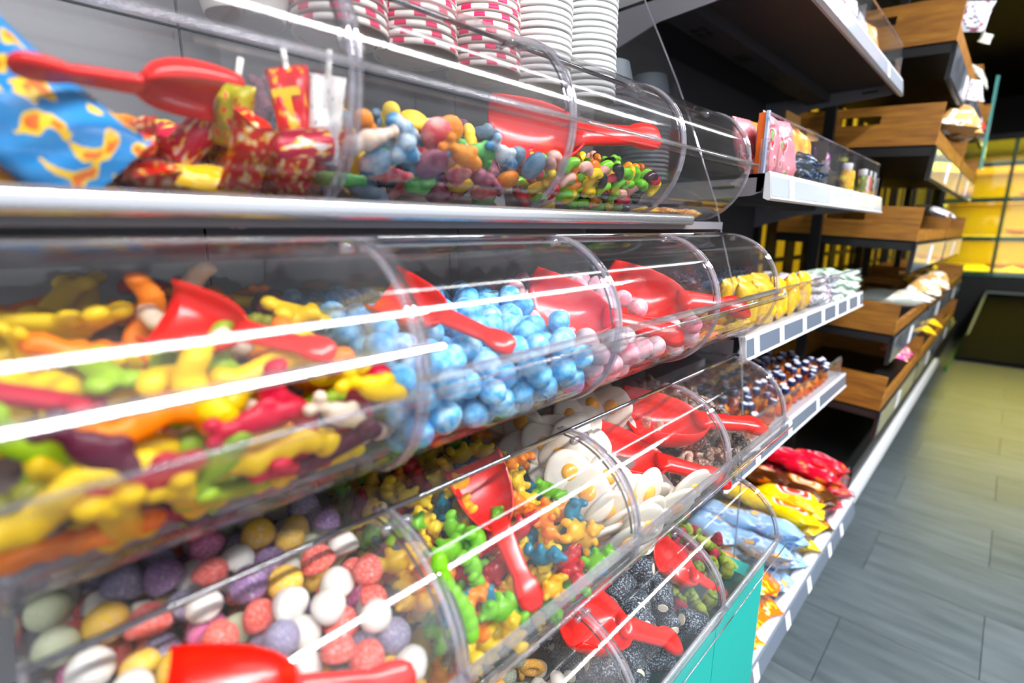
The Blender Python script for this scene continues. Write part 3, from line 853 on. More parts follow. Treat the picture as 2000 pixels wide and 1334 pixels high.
# ------------------------------------------------------------------ fixtures of the sweet-bin bay
M_PANEL = plain('grey_back_panel', '#79777b', 0.5)
bw = thing('back_panel_wall', 'grey steel back panels behind the sweet bins', 'panel', (-.668, -.2, 0))
obj('backing', MB().box(-.016, -.0065, 0, 1.12, 0, 2.1).mesh('backing', M_DGREY), bw)
for j in range(8):
    for i in range(3):
        obj('back_panel', MB().box(-.006, 0, i * .375 + .0015, i * .375 + .3735, .22 + j * .222 + .0015, .22 + j * .222 + .2205).mesh('back_panel', M_PANEL), bw)
for y, lab in ((-.06, 'left end'), (.918, 'joint beside the clear divider')):
    t = thing('shelf_upright', 'grey slotted steel upright at the ' + lab, 'upright', (-.69, y, 0))
    obj('post', MB().box(-.03, .014, -.012, .012, .0, 2.1).mesh('post', M_GREY), t)
    for q in range(24):
        obj('slot', MB().box(.0135, .0145, -.003, .003, .5 + q * .05, .522 + q * .05).mesh('slot', M_BLACK), t)
for r, nm in (('A', 'top'), ('B', 'second'), ('C', 'third'), ('D', 'bottom')):
    xf, zt = ROWS[r]; zb = zt - 2 * RR
    t = thing('bin_shelf', 'grey steel shelf carrying the %s row of bins' % nm, 'shelf', (0, 0, zb - .004))
    xe = -.372 if r == 'A' else xf - .115
    obj('board', MB().box(-.66, xe, -.045, .905, -.012, 0).mesh('board', M_GREY), t)
    for y in (-.044, .895):
        obj('bracket', MB().prism_y([(-.66, -.012), (-.66, -.06), (-.60, -.05), (xe - .02, -.022), (xe, -.012)], y, y + .004).mesh('bracket', M_GREY), t)
    if r == 'A':
        obj('front_rail', MB().prism_y([(-.372, -.006), (-.362, -.006), (-.359, -.003), (-.359, .005), (-.362, .009), (-.366, .009), (-.368, .002), (-.372, .002)], -.10, .765).mesh('front_rail', M_CHROME, 60), t)
# clear curved divider between the bays
ed = [(-.557, 1.537), (-.48, 1.38), (-.437, 1.28), (-.39, 1.164), (-.378, 1.12), (-.35, 1.03), (-.33, .942), (-.32, .89), (-.31, .80), (-.30, .70), (-.298, .55), (-.298, .30)]
t = thing('clear_divider', 'tall clear plastic divider with a curved front edge beside the bins', 'divider', (0, .915, 0))
poly = [(-.62, .30), (-.62, 1.60), (-.585, 1.60)] + ed
obj('sheet', MB().add([(x, 0, z) for x, z in poly], [tuple(range(len(poly)))]).mesh('sheet', M_ACR), t)
obj('edge', MB().tube([(-.585, 0, 1.60)] + [(x, 0, z) for x, z in ed], .0016, 6).mesh('edge', M_EDGE, True), t)
# teal board under the bottom row
t = thing('teal_board', 'bright teal cardboard front under the bottom bins', 'board', (-.236, .15, .25))
M_TEAL = plain('teal_card', '#0aa59b', .6)
obj('sheet', MB().box(-.004, 0, 0, .53, -.10, .295).mesh('sheet', M_TEAL), t)
obj('sheet', MB().box(-.004, 0, .532, .738, -.10, .295).mesh('sheet', M_TEAL), t)
obj('flap', MB().box(-.20, -.004, .70, .736, -.10, .270).mesh('flap', M_TEAL), t)

# ------------------------------------------------------------------ paper cups on top of the bins
def dash_mat(name, base, col):
    m, nt, b, o = _nt(name)
    tc = node(nt, 'ShaderNodeTexCoord'); sp = node(nt, 'ShaderNodeSeparateXYZ'); at = node(nt, 'ShaderNodeMath', operation='ARCTAN2')
    mu = node(nt, 'ShaderNodeMath', operation='MULTIPLY', i_1=9.0); si = node(nt, 'ShaderNodeMath', operation='SINE')
    gt = node(nt, 'ShaderNodeMath', operation='GREATER_THAN', i_1=.35); mx = node(nt, 'ShaderNodeMix', data_type='RGBA')
    za = node(nt, 'ShaderNodeMath', operation='LESS_THAN', i_1=.0502); an = node(nt, 'ShaderNodeMath', operation='MULTIPLY')
    L = nt.links.new
    L(tc.outputs['Object'], sp.inputs[0]); L(sp.outputs[0], at.inputs[0]); L(sp.outputs[1], at.inputs[1]); L(at.outputs[0], mu.inputs[0]); L(mu.outputs[0], si.inputs[0]); L(si.outputs[0], gt.inputs[0])
    L(sp.outputs[2], za.inputs[0]); L(gt.outputs[0], an.inputs[0]); L(za.outputs[0], an.inputs[1])
    L(an.outputs[0], mx.inputs[0]); mx.inputs[6].default_value = _lin(base); mx.inputs[7].default_value = _lin(col)
    L(mx.outputs[2], b.inputs['Base Color']); b.inputs['Roughness'].default_value = .5
    return m
def cup_set(prefix, mat_body, mat_rim, mat_base, rr=.050, rb=.035, h=.050):
    body = MB().lathe([(rb - .002, .0035), (rb, 0), (rr - .003, h), (rr - .0045, h), (rb - .003, .0045)], 32, cap=False).mesh(prefix + '_wall', mat_body, 50)
    rim = MB().lathe([(rr - .0045, h - .004), (rr - .0012, h - .0052), (rr, h - .002), (rr - .0006, h + .0012), (rr - .003, h + .0014), (rr - .0048, h - .0005)], 32, cap=False).mesh(prefix + '_rim', mat_rim, True)
    base = MB().lathe([(.0001, -.0004), (rb - .001, -.0004), (rb - .0005, .0006), (.0001, .0045)], 28).mesh(prefix + '_base', mat_base)
    return body, rim, base
CW = plain('white_paper_cup', '#f2f1ef', .55)
CP = cup_set('striped', plain('cream_paper_cup', '#f3ebe4', .55), dash_mat('pink_dashed_rim', '#f6efe8', '#e0205e'), plain('kraft_base', '#8a5636', .7))
CWH = cup_set('white', CW, CW, CW)
CG = plain('shade_darkened_paper_cup', '#4c535b', .6)  # dark tone puts the top shelf's shade into the cup colour
CUP_SHADED = cup_set('grey', CG, CG, CG)
def cup_stack(x, y, n, kind, label, group, z0=1.3175, pitch=.0088, upright=False):
    R = random.Random(int(y * 1000)); body, rim, base = {'pink': CP, 'white': CWH, 'grey': CUP_SHADED}[kind]
    words = 'first second third fourth fifth sixth seventh eighth ninth tenth eleventh twelfth thirteenth fourteenth fifteenth sixteenth seventeenth eighteenth nineteenth twentieth'.split()
    words += ['twenty-' + w for w in words[:9]] + ['thirtieth'] + ['thirty-' + w for w in words[:9]]
    for i in range(n):
        t = thing('paper_cup', words[i] + ' cup from the bottom of ' + label, 'cup', (x + R.uniform(-.0007, .0007), y + R.uniform(-.0007, .0007), z0 + i * pitch + (0 if upright else .0516)), (0 if upright else math.pi, 0, R.uniform(0, 6.28)), group)
        obj('wall', body, t); obj('rim', rim, t)
        if i == (0 if upright else n - 1): obj('base', base, t)
for i, (x, y, n) in enumerate([(-.562, .206, 24), (-.540, .292, 25), (-.538, .385, 27), (-.536, .490, 29)]):
    w = ['first', 'second', 'third', 'fourth'][i]
    cup_stack(x, y, n, 'pink', 'the %s pink-dashed stack from the left' % w, 'dashed cups, %s stack' % w, upright=(i == 0))
cup_stack(-.535, .596, 31, 'white', 'the white stack beside the pink-dashed cups', 'white cups, first stack')
cup_stack(-.530, .702, 32, 'white', 'the right-hand tall white stack', 'white cups, second stack')
cup_stack(-.555, .808, 5, 'grey', 'the short stack, coloured grey for shade, behind the tall white ones', 'white cups, short stack')

# ------------------------------------------------------------------ steel shelves with price rails, second bay
BY0, BY1 = .925, 1.905
def steel_shelf(label, z, xf, tags, deep_under=False, xb=-.6715, strip=M_STRIP, y0=BY0, y1=BY1):
    t = thing('steel_shelf', label, 'shelf', (0, 0, z))
    obj('board', MB().box(xb, xf - .012, y0, y1, -.006, 0).box(xf - .024, xf - .012, y0, y1, -.03, -.006).mesh('board', M_DGREY if deep_under else M_LGREY), t)
    for s in (0, 1):
        y = y0 if s == 0 else y1 - .004
        br = [(xb, .0), (xb, -.085), (xb + .05, -.07), (xb + .14, -.045), (xf - .03, -.035), (xf - .016, -.03), (xf - .012, -.02), (xf - .012, 0)]
        b = obj('bracket', MB().prism_y(br, y, y + .004).mesh('bracket', M_GREY), t)
        obj('bracket_slot', MB().box(xf - .10, xf - .06, y - .0006, y, -.022, -.017).mesh('bracket_slot', M_BLACK), b)
    bm_ = obj('beam', MB().box(xb + .13, xb + .19, y0 + .004, y1 - .004, -.030, -.0065).mesh('beam', M_DGREY), t)
    for q in range(4):
        for dx in (0, .016):
            for dy in (0, .03):
                obj('beam_hole', MB().box(xb + .142 + dx, xb + .153 + dx, y0 + .12 + q * .22 + dy, y0 + .140 + q * .22 + dy, -.0308, -.0298).mesh('beam_hole', M_BLACK), bm_)
    rail = obj('price_rail', MB().prism_y([(xf - .012, 0), (xf - .006, .003), (xf - .004, 0), (xf, -.038), (xf + .003, -.041), (xf - .004, -.044), (xf - .012, -.040)], y0 + .002, y1 - .002).mesh('price_rail', M_WHITE), t)
    obj('label_strip', MB().add([(xf - .0033, y0 + .004, -.004), (xf - .0033, y1 - .004, -.004), (xf + .0006, y1 - .004, -.037), (xf + .0006, y0 + .004, -.037)], [(0, 3, 2, 1)]).mesh('label_strip', strip), rail)
    for ty in tags:
        obj('price_tag', MB().add([(xf - .0026, ty - .013, -.0035), (xf - .0026, ty + .013, -.0035), (xf + .0014, ty + .013, -.0375), (xf + .0014, ty - .013, -.0375)], [(0, 3, 2, 1)]).mesh('price_tag', M_TAG), rail)
    return t
def tags_at(pts, X): return [at_x(px, py, X).y for px, py in pts]
M_STRIPL = plain('label_strip_pale', '#aab0be', 0.15)
ZT, Z2, Z3, Z4 = 1.540, 1.2135, .930, .661
cup_stack(-.60, 1.02, 20, 'grey', 'the stack, coloured grey for shade, just past the clear divider', 'white cups, stack past the divider', z0=Z2 + .001)
steel_shelf('dark grey top steel shelf with a pale price rail', ZT, -.297, tags_at([(1640, 40), (1735, 150)], -.297), True, strip=M_STRIPL)
steel_shelf('steel shelf of bagged gums with a pale price rail', Z2, -.305, tags_at([(1548, 365), (1625, 382), (1668, 388), (1703, 394)], -.305), True, strip=M_STRIPL)
steel_shelf('steel shelf of yellow packs with seven price tags', Z3, -.317, tags_at([(1477, 695), (1526, 672), (1571, 645), (1607, 630), (1634, 615), (1656, 605), (1676, 597)], -.317))
steel_shelf('steel shelf of small chocolate bottles', Z4, -.330, tags_at([(1415, 985), (1478, 922), (1540, 870), (1594, 820)], -.33))
def fence(label, x, z, h, y0, y1, slope=0, posts=()):
    t = thing('shelf_fence', label, 'shelf fence', (x, 0, z))
    obj('sheet', MB().box(-.0025, 0, y0, y1, 0, h).mesh('sheet', M_FENCE), t)
    obj('top_edge', MB().box(-.003, .0005, y0, y1, h, h + .0025).mesh('top_edge', M_EDGE), t)
    for y in list(posts) + [y0, y1 - .003]:
        obj('clip', MB().box(-.012, .003, y, y + .003, 0, min(h, .055)).mesh('clip', M_BAR), t)
    return t
fence('clear fence along the gum bags below the top shelf', -.318, Z2 + .001, .092, .93, 1.86, posts=(1.0, 1.30))
fence('clear fence in front of the yellow packs', -.330, Z3 + .001, .072, .94, 1.88, posts=(1.3,))
fence('clear fence in front of the chocolate bottles', -.345, Z4 + .001, .060, .98, 1.86)

# base deck of the second bay
t = thing('base_deck', 'white-edged base shelf heaped with sweet bags', 'shelf', (0, 0, .235))
obj('deck', MB().box(-.665, -.275, .92, 1.91, -.02, 0).mesh('deck', M_LGREY), t)
obj('kick_plate', MB().box(-.34, -.33, .92, 1.91, -.235, -.02).mesh('kick_plate', M_DGREY), t)
rl_ = obj('price_rail', MB().prism_y([(-.285, .018), (-.272, .022), (-.262, .016), (-.258, .004), (-.262, -.006), (-.285, -.008)], .92, 1.908).mesh('price_rail', M_WHITE, 60), t)
obj('rail_groove', MB().box(-.274, -.262, .92, 1.908, -.010, -.0065).mesh('rail_groove', M_BLACK), rl_)
obj('label_strip', MB().prism_y([(-.264, -.010), (-.258, -.011), (-.250, -.050), (-.256, -.052)], .92, 1.908).mesh('label_strip', M_STRIP), rl_)
for px, py in [(1484, 1245), (1543, 1170), (1585, 1100), (1625, 1035), (1650, 985)]:
    ty = at_x(px, py, -.256).y
    obj('price_tag', MB().add([(-.2575, ty - .015, -.012), (-.2575, ty + .015, -.012), (-.2495, ty + .015, -.0495), (-.2495, ty - .015, -.0495)], [(0, 3, 2, 1)]).mesh('price_tag', M_TAG), rl_)
fence('clear fence along the base shelf bags', -.283, .258, .085, .93, 1.90, posts=(1.45,))
t = thing('base_deck', 'base shelf under the sweet bins with a white edge', 'shelf', (0, 0, .165))
obj('deck', MB().box(-.665, -.275, -.21, .915, -.02, 0).mesh('deck', M_LGREY), t)
obj('price_rail', MB().prism_y([(-.285, .018), (-.272, .022), (-.262, .016), (-.252, -.03), (-.262, -.036), (-.285, -.008)], -.21, .913).mesh('price_rail', M_WHITE, 60), t)
obj('kick_plate', MB().box(-.34, -.33, -.21, .915, -.165, -.02).mesh('kick_plate', M_DGREY), t)

bw2 = thing('back_panel_wall', 'dark grey back panels behind the second bay', 'panel', (-.672, .925, 0))
obj('backing', MB().box(-.016, -.0065, 0, 1.0, 0, 2.1).mesh('backing', M_BLACK), bw2)
for j in range(6):
    for i in range(2):
        obj('back_panel', MB().box(-.006, 0, i * .49 + .0004, i * .49 + .4896, .22 + j * .30 + .0004, .22 + j * .30 + .2996).mesh('back_panel', M_DGREY), bw2)

# ------------------------------------------------------------------ goods of the second bay
def bag(name, label, me, mat, p, rot, group=None, cat='candy bag'):
    return tag(obj(name, coloured(me, mat), None, p, Euler(rot)), label, cat, group)
BAGS = [pouch_mesh(.13, .17, .045, 12, 16, seed=20 + i) for i in range(3)]
MIDB = [pouch_mesh(.085, .11, .032, 10, 14, seed=30 + i) for i in range(3)]
SMALL = [pouch_mesh(.04, .06, .018, 8, 12, seed=40 + i) for i in range(3)]
pm = {
 'orange': printed('p_orange', '#f2740c', ['#ffc21a', '#fff1d8', '#e8a00a'], 4),
 'blue': printed('p_blue', '#8fb6dc', ['#c9def0', '#5f93cc', '#f4b44a'], 3.2),
 'yellow': printed('p_yellow', '#f6cc00', ['#fbe04a', '#f2b000'], 4, ('#f6e6dc', '#cf3a22')),
 'brown': printed('p_brown', '#4a2208', ['#6a3810', '#e8820c'], 3, ('#f0821a', '#e8c0a0')),
 'red': printed('p_red', '#e0082c', ['#ff3a5a', '#f29a10'], 3, ('#f7b7c0', '#d81c3c')),
 'black': printed('p_black', '#0d0d10', ['#17171c', '#9aa0a8'], 5),
 'pink': printed('p_pink', '#ef8896', ['#f8d7da', '#d8283e', '#7fc46a'], 4),
 'peach': printed('p_peach', '#f79a3a', ['#fbc21c', '#f26a2a', '#fde3c8'], 4),
 'navy': printed('p_navy', '#17304e', ['#3f7fb4', '#d9e4ee', '#f0c020'], 6),
 'white': printed('p_white', '#dfe3ea', ['#27305c', '#c43a52', '#ffffff'], 7),
 'green': printed('p_green', '#cfe0d2', ['#3f8a4a', '#f2f6f2', '#9ad06a'], 6),
 'gold': printed('p_gold', '#f4bd00', ['#ffdf3a', '#e88a00', '#f2f2e0', '#2f8a3a'], 4),
}
def place_words(spots):
    """where each of a few look-alikes stands: row, layer and order along the shelf"""
    out = []
    for x, y, z in spots:
        row = 'front' if x > -.40 else 'back'
        same = sorted([s for s in spots if (s[0] > -.40) == (x > -.40)], key=lambda s: s[1])
        k = same.index((x, y, z)); nth = ['nearest', 'second', 'third', 'fourth', 'fifth', 'sixth', 'seventh', 'eighth', 'ninth', 'tenth'][k]
        out.append('%s of the %s row' % (nth, row))
    return out
def stacked(key, name, label, group, spots, meshes, R, tilt=(.5, 0)):
    for i, ((x, y, z), w) in enumerate(zip(spots, place_words(spots))):
        bag(name, label + ', ' + w, meshes[i % len(meshes)], pm[key], (x, y, z), (R.uniform(-.12, .12) , .35 + R.uniform(-.15, .15), math.pi / 2 + R.uniform(-.25, .25)), group)
R = random.Random(77)
GB = 'sweet bags heaped on the base shelf'
stacked('orange', 'candy_bag', 'orange and yellow sweet bag on the base shelf', GB, [(-.345, .99, .275), (-.345, 1.01, .315), (-.345, 1.12, .275), (-.35, 1.13, .318), (-.45, 1.00, .30), (-.45, 1.10, .335), (-.35, .98, .352), (-.35, 1.08, .357), (-.46, 1.05, .375)], BAGS, R)
stacked('blue', 'candy_bag', 'pale blue sweet bag on the base shelf', GB, [(-.345, 1.23, .275), (-.345, 1.25, .315), (-.45, 1.22, .32), (-.46, 1.32, .33), (-.35, 1.34, .285), (-.35, 1.35, .328), (-.35, 1.22, .355), (-.45, 1.28, .372), (-.46, 1.19, .375), (-.355, 1.32, .362)], BAGS, R)
stacked('yellow', 'candy_bag', 'yellow emblem sweet bag on the base shelf', GB, [(-.345, 1.45, .275), (-.345, 1.48, .315), (-.44, 1.43, .31), (-.45, 1.49, .335), (-.35, 1.44, .352), (-.355, 1.53, .325), (-.45, 1.42, .372), (-.36, 1.51, .364)], BAGS, R)
stacked('brown', 'candy_bag', 'brown sweet bag on the base shelf', GB, [(-.345, 1.59, .28), (-.345, 1.63, .32), (-.44, 1.58, .32), (-.45, 1.63, .345), (-.355, 1.61, .36), (-.45, 1.57, .372)], BAGS, R)
stacked('red', 'candy_bag', 'red sweet bag on the base shelf', GB, [(-.345, 1.72, .28), (-.345, 1.75, .32), (-.345, 1.83, .285), (-.44, 1.72, .32), (-.44, 1.82, .335), (-.45, 1.77, .375), (-.36, 1.84, .33), (-.355, 1.73, .36), (-.36, 1.82, .37)], BAGS, R)

# third shelf: yellow packs at the fence, small navy/white and green/white packs
def standing(key, name, label, group, spots, me, cat='candy bag', lean=.15):
    for i, ((x, y, z), w) in enumerate(zip(spots, place_words(spots) if len(spots) > 1 else [''])):
        bag(name, label + (', ' + w if w else ''), me[i % len(me)], pm[key], (x, y, z), (math.pi / 2 - lean + R.uniform(-.1, .1), R.uniform(-.08, .08), math.pi / 2 + R.uniform(-.2, .2)), group, cat)
standing('gold', 'sweet_pack', 'yellow sweet pack on the third shelf', 'yellow packs on the third shelf', [(-.352, 1.00, Z3 + .048), (-.352, 1.09, Z3 + .048), (-.352, 1.18, Z3 + .048), (-.352, 1.27, Z3 + .048), (-.352, 1.36, Z3 + .048), (-.402, 1.04, Z3 + .05), (-.402, 1.13, Z3 + .05), (-.402, 1.22, Z3 + .05)], [pouch_mesh(.085, .092, .034, 10, 12, seed=50), pouch_mesh(.085, .092, .034, 10, 12, seed=51)])
spots = [(-.35 - .04 * a, 1.44 + .042 * b, Z3 + .012 + .016 * c) for c in range(4) for a in range(3) for b in range(4)]
for s in spots: bag('wrapped_sweet', 'navy and white wrapped sweet piled beside the yellow packs', SMALL[R.randrange(3)], pm['white'], s, (R.uniform(-.4, .4), R.uniform(-.3, .5), R.uniform(0, 6)), 'navy and white sweets', 'candy')
spots = [(-.35 - .04 * a, 1.63 + .042 * b, Z3 + .012 + .016 * c) for c in range(4) for a in range(3) for b in range(6)]
for s in spots: bag('wrapped_sweet', 'green and white wrapped sweet piled at the far end of the third shelf', SMALL[R.randrange(3)], pm['green'], s, (R.uniform(-.4, .4), R.uniform(-.3, .5), R.uniform(0, 6)), 'green and white sweets', 'candy')
spots = [(-.445 - .045 * a, 1.02 + .045 * b, Z3 + .075 + .014 * a) for a in range(2) for b in range(9)]
for s in spots: bag('wrapped_sweet', 'navy and white wrapped sweet piled behind the yellow packs', SMALL[R.randrange(3)], pm['navy' if R.random() < .5 else 'white'], s, (R.uniform(-.4, .4), R.uniform(-.3, .5), R.uniform(0, 6)), 'navy sweets behind the yellow packs', 'candy')
# carton that lifts that back row
ct = tag(obj('carton', MB().box(-.09, .0, 0, .43, 0, .062).mesh('carton', plain('dark_carton', '#26283a', .6)), None, (-.43, 1.0, Z3)), 'low dark carton under the navy sweets on the third shelf', 'carton')

# fourth shelf: little chocolate bottles
bb = MB().lathe([(.0001, 0), (.010, 0), (.0115, .002), (.0115, .022), (.009, .029), (.0048, .034), (.0045, .042)], 16).mesh('body', mottled('amber_foil', '#7a2408', '#e88a1c', 60, .42, .6, .2), 40)
bc = MB().lathe([(.0075, .0385), (.008, .040), (.008, .047), (.0066, .049), (.0001, .0493)], 14).mesh('cap', plain('navy_cap', '#1b2350', .3), 40)
bt = MB().lathe([(.0062, .0491), (.0056, .0502), (.0001, .0506)], 12).mesh('cap_top', plain('silver_cap_top', '#dfe4f2', .3))
bl = MB().lathe([(.01165, .006), (.0117, .007), (.0117, .017), (.01165, .018)], 16, cap=False).mesh('label_band', plain('orange_band', '#d8500c', .4), True)
for a in range(6):
    for b in range(17):
        x, y = -.372 - a * .036 + R.uniform(-.003, .003), 1.06 + b * .045 + (a % 2) * .022 + R.uniform(-.004, .004)
        t = thing('chocolate_bottle', 'small amber chocolate bottle with a navy cap on the fourth shelf', 'candy', (x, y, Z4 + .0005), (R.uniform(-.35, .35), R.uniform(-.35, .35), R.uniform(0, 6)), 'little chocolate bottles')
        obj('body', bb, t); c_ = obj('cap', bc, t); obj('cap_top', bt, c_); obj('label_band', bl, t); t.scale = (1.35, 1.35, 1.35)

# second shelf: end board, gum bags, sachets, boxes and bottles
t = thing('end_board', 'orange end board with a pale edge at the gum shelf', 'board', (-.62, .945, Z2))
obj('sheet', MB().box(.278, .290, -.002, .002, 0, .10).mesh('sheet', plain('orange_board', '#f06a10', .4)), t)
obj('edge', MB().box(.290, .2945, -.004, .004, 0, .102).mesh('edge', plain('pale_blue_edge', '#b9c8e2', .3)), t)
G2 = 'bags on the gum shelf'
standing('pink', 'candy_bag', 'pink and white gum bag', G2, [(-.345, 1.01, Z2 + .057), (-.350, 1.09, Z2 + .057), (-.385, 1.02, Z2 + .058)], MIDB, lean=.2)
standing('peach', 'candy_bag', 'orange and yellow bag on the gum shelf', G2, [(-.378, 1.155, Z2 + .066), (-.378, 1.245, Z2 + .066), (-.378, 1.335, Z2 + .064), (-.43, 1.20, Z2 + .07), (-.43, 1.30, Z2 + .07)], [pouch_mesh(.095, .125, .034, 10, 14, seed=60), pouch_mesh(.095, .125, .034, 10, 14, seed=61)], lean=.2)
spots = [(-.340, 1.17, .018), (-.343, 1.22, .018), (-.342, 1.27, .018), (-.345, 1.20, .038), (-.346, 1.25, .038), (-.348, 1.31, .02), (-.35, 1.23, .056)]
for x, y, z in spots: bag('gum_sachet', 'navy gum sachet piled at the fence of the gum shelf', SMALL[R.randrange(3)], pm['navy'], (x, y, Z2 + z), (R.uniform(-.3, .3), R.uniform(0, .6), 1.57 + R.uniform(-.5, .5)), 'navy gum sachets', 'candy')
def display_box(label, p, key, w, d, h):
    t = thing('display_box', label, 'carton', p)
    b = .003
    obj('tray', MB().box(-d, 0, 0, b, 0, h).box(-d, 0, w - b, w, 0, h).box(-d, -d + b, b, w - b, 0, h * 1.15).box(-b, 0, b, w - b, 0, h * .45).box(-d + b, -b, b, w - b, 0, b).mesh('tray', plain('black_carton', '#15151a', .5)), t)
    obj('lid_flap', MB().box(-d - .002, -d + .001, b, w - b, h * 1.15, h * 1.7).mesh('lid_flap', plain('kraft_flap', '#b08040', .6)), t)
    for i in range(4):
        for j in range(2):
            s = bag('gum_pack', 'printed gum pack standing in the %s' % label.split(' on ')[0], SMALL[(i + j) % 3], pm[key], (p[0] - .022 - j * .03, p[1] + .018 + i * (w - .03) / 4, p[2] + h * .62), (math.pi / 2 - .1, 0, math.pi / 2), 'packs in the %s' % label.split(' on ')[0], 'candy')
pm['purple'] = printed('p_purple', '#5a1f7c', ['#e83a8a', '#f4f0e0', '#f0b030'], 6)
pm['redbox'] = printed('p_redbox', '#cc2a22', ['#f4ede2', '#e87a1a', '#1a1a1a'], 6)
display_box('black display box with purple packs on the gum shelf', (-.352, 1.42, Z2), 'purple', .12, .10, .115)
display_box('black display box with red packs on the gum shelf', (-.352, 1.60, Z2), 'redbox', .12, .10, .105)
for i, (y, c) in enumerate([(1.555, '#e9b408'), (1.585, '#f2d21a'), (1.735, '#6a7f2a'), (1.765, '#c8ccd4'), (1.795, '#d8542a'), (1.825, '#24402c'), (1.852, '#8fa0a8')]):
    n = ['amber', 'bright yellow', 'olive', 'silver', 'brick red', 'dark green', 'grey-blue'][i]
    t = thing('sweet_tube', '%s capped sweet tube standing at the fence of the gum shelf' % n, 'candy tube', (-.3345, y, Z2), group='sweet tubes at the fence')
    obj('body', MB().lathe([(.0001, 0), (.012, 0), (.013, .002), (.013, .052), (.011, .056)], 18).mesh('body', printed('tube_%d' % i, c, ['#b02a1a', '#f4d84a'], 4), 40), t)
    obj('cap', MB().lathe([(.0112, .056), (.012, .057), (.012, .070), (.010, .072), (.0001, .072)], 18).mesh('cap', plain('tube_cap_%d' % (i % 2), ['#e8e8ea', '#2a2a2e'][i % 2], .3), 40), t)
# top shelf goods
fence('clear fence on the top steel shelf', -.310, ZT + .001, .085, 1.0, 1.88, posts=(1.4,))
for i, y in enumerate([1.22, 1.30]):
    t = thing('glass_jar', ['clear jar with a pink label on the top shelf', 'clear jar with a black label on the top shelf'][i], 'jar', (-.36, y, ZT), group='jars on the top shelf')
    obj('jar', MB().lathe([(.0001, 0), (.028, 0), (.03, .004), (.03, .075), (.022, .088)], 24).mesh('jar', acrylic('jar_glass', haze=.15), 40), t)
    obj('lid', MB().lathe([(.024, .088), (.025, .089), (.025, .104), (.0001, .105)], 24).mesh('lid', M_BLACK, 40), t)
    obj('label', MB().lathe([(.0303, .02), (.0303, .06)], 24, cap=False).mesh('label', plain('jar_label_%d' % i, ['#e88a94', '#202024'][i], .5), True), t)
standing('white', 'candy_bag', 'crumpled white bag on the top shelf', 'bags on the top shelf', [(-.36, 1.48, ZT + .06), (-.36, 1.58, ZT + .06)], MIDB)
standing('peach', 'candy_bag', 'orange bag at the far end of the top shelf', 'bags on the top shelf', [(-.355, 1.68, ZT + .055)], MIDB)

# ------------------------------------------------------------------ wooden crate bay
def crate_board(w0, w1, z0, z1, slot=True):
    """upright board in x/z with a hand slot, 12 mm thick in y"""
    mb = MB(); th = .012
    if not slot: return mb.box(w0, w1, 0, th, z0, z1).mesh('end_board', M_WOOD)
    cx = w0 + (w1 - w0) * .5; cz = z0 + (z1 - z0) * .66; a, b = .055, .012
    mb.box(w0, cx - a, 0, th, z0, z1).box(cx + a, w1, 0, th, z0, z1).box(cx - a, cx + a, 0, th, z0, cz - b).box(cx - a, cx + a, 0, th, cz + b, z1)
    return mb.mesh('end_board', M_WOOD)
LEVELS = [('top', 1.640, .115, -.205), ('second', 1.365, .115, -.212), ('third', 1.088, .100, -.220), ('fourth', .792, .098, -.236), ('lowest', .535, .115, -.240)]
CR_Y = [1.98, 2.88, 3.78, 4.68]
ORD = ['nearest', 'second', 'third', 'farthest']
M_PLATE = acrylic('label_holder', tint=(.75, .77, .82), haze=.35, base=.12, hazecol=(.55, .58, .66), rough=.08)
cb_mesh = {}
for li, (ln, z, h, xf) in enumerate(LEVELS):
    xb = -.62
    for ci, y in enumerate(CR_Y[:3 if li > 2 else 2]):
        t = thing('wooden_crate', '%s open wooden crate on the %s level of the bakery rack' % (ORD[ci], ln), 'crate', (0, y, z), (0, math.radians(4), 0), 'wooden crates of the bakery rack')
        dz = xf * 0 
        L = .86
        if li not in cb_mesh:
            cb_mesh[li] = (crate_board(xb, xf, 0, h), MB().box(xb, xb + .012, .012, L - .012, 0, h * .9).mesh('back_board', M_WOOD), MB().box(xf - .012, xf, .012, L - .012, 0, h * .35).mesh('front_board', M_WOOD), MB().box(xb, xf, 0.012, L - .012, -.006, 0).mesh('bottom', M_BLACK),
                           MB().box(xf - .006, xf + .004, 0, L, -.10, -.006).mesh('front_plate', M_BLACK), MB().box(xf + .005, xf + .007, .01, L - .01, -.092, -.012).mesh('label_holder', M_PLATE), MB().box(xb, xf, 0, L, -.03, -.0065).mesh('shelf_plate', M_BLACK), MB().box(xf + .0075, xf + .0085, .36, .42, -.085, -.02).mesh('price_tag', M_TAG))
        m = cb_mesh[li]
        t.location = (0, y, z + xf * math.sin(math.radians(4)))
        obj('end_board', m[0], t); obj('end_board', m[0], t, (0, L - .012, 0))
        obj('back_board', m[1], t); obj('front_board', m[2], t); obj('bottom', m[3], t); obj('shelf_plate', m[6], t)
        fp = obj('front_plate', m[4], t); obj('label_holder', m[5], fp); obj('price_tag', m[7], fp)
t = thing('rack_frame', 'black steel frame of the bakery crate rack', 'rack', (0, 1.93, 0))
for q in range(5):
    obj('post', MB().box(-.70, -.66, q * .9, q * .9 + .03, 0, 2.2).mesh('post', M_BLACK), t)
    obj('post', MB().box(-.50, -.47, q * .9 + .01, q * .9 + .03, .2, 2.2).mesh('post', M_BLACK), t)
obj('base', MB().box(-.70, -.28, 0, 4.0, .20, .33).mesh('base', M_BLACK), t)
obj('kick_rail', MB().prism_y([(-.275, .20), (-.262, .20), (-.256, .24), (-.262, .262), (-.28, .262)], -.018, 2.5).mesh('kick_rail', M_WHITE, 60), t)
gp = at_x(1933, 235, -.20)
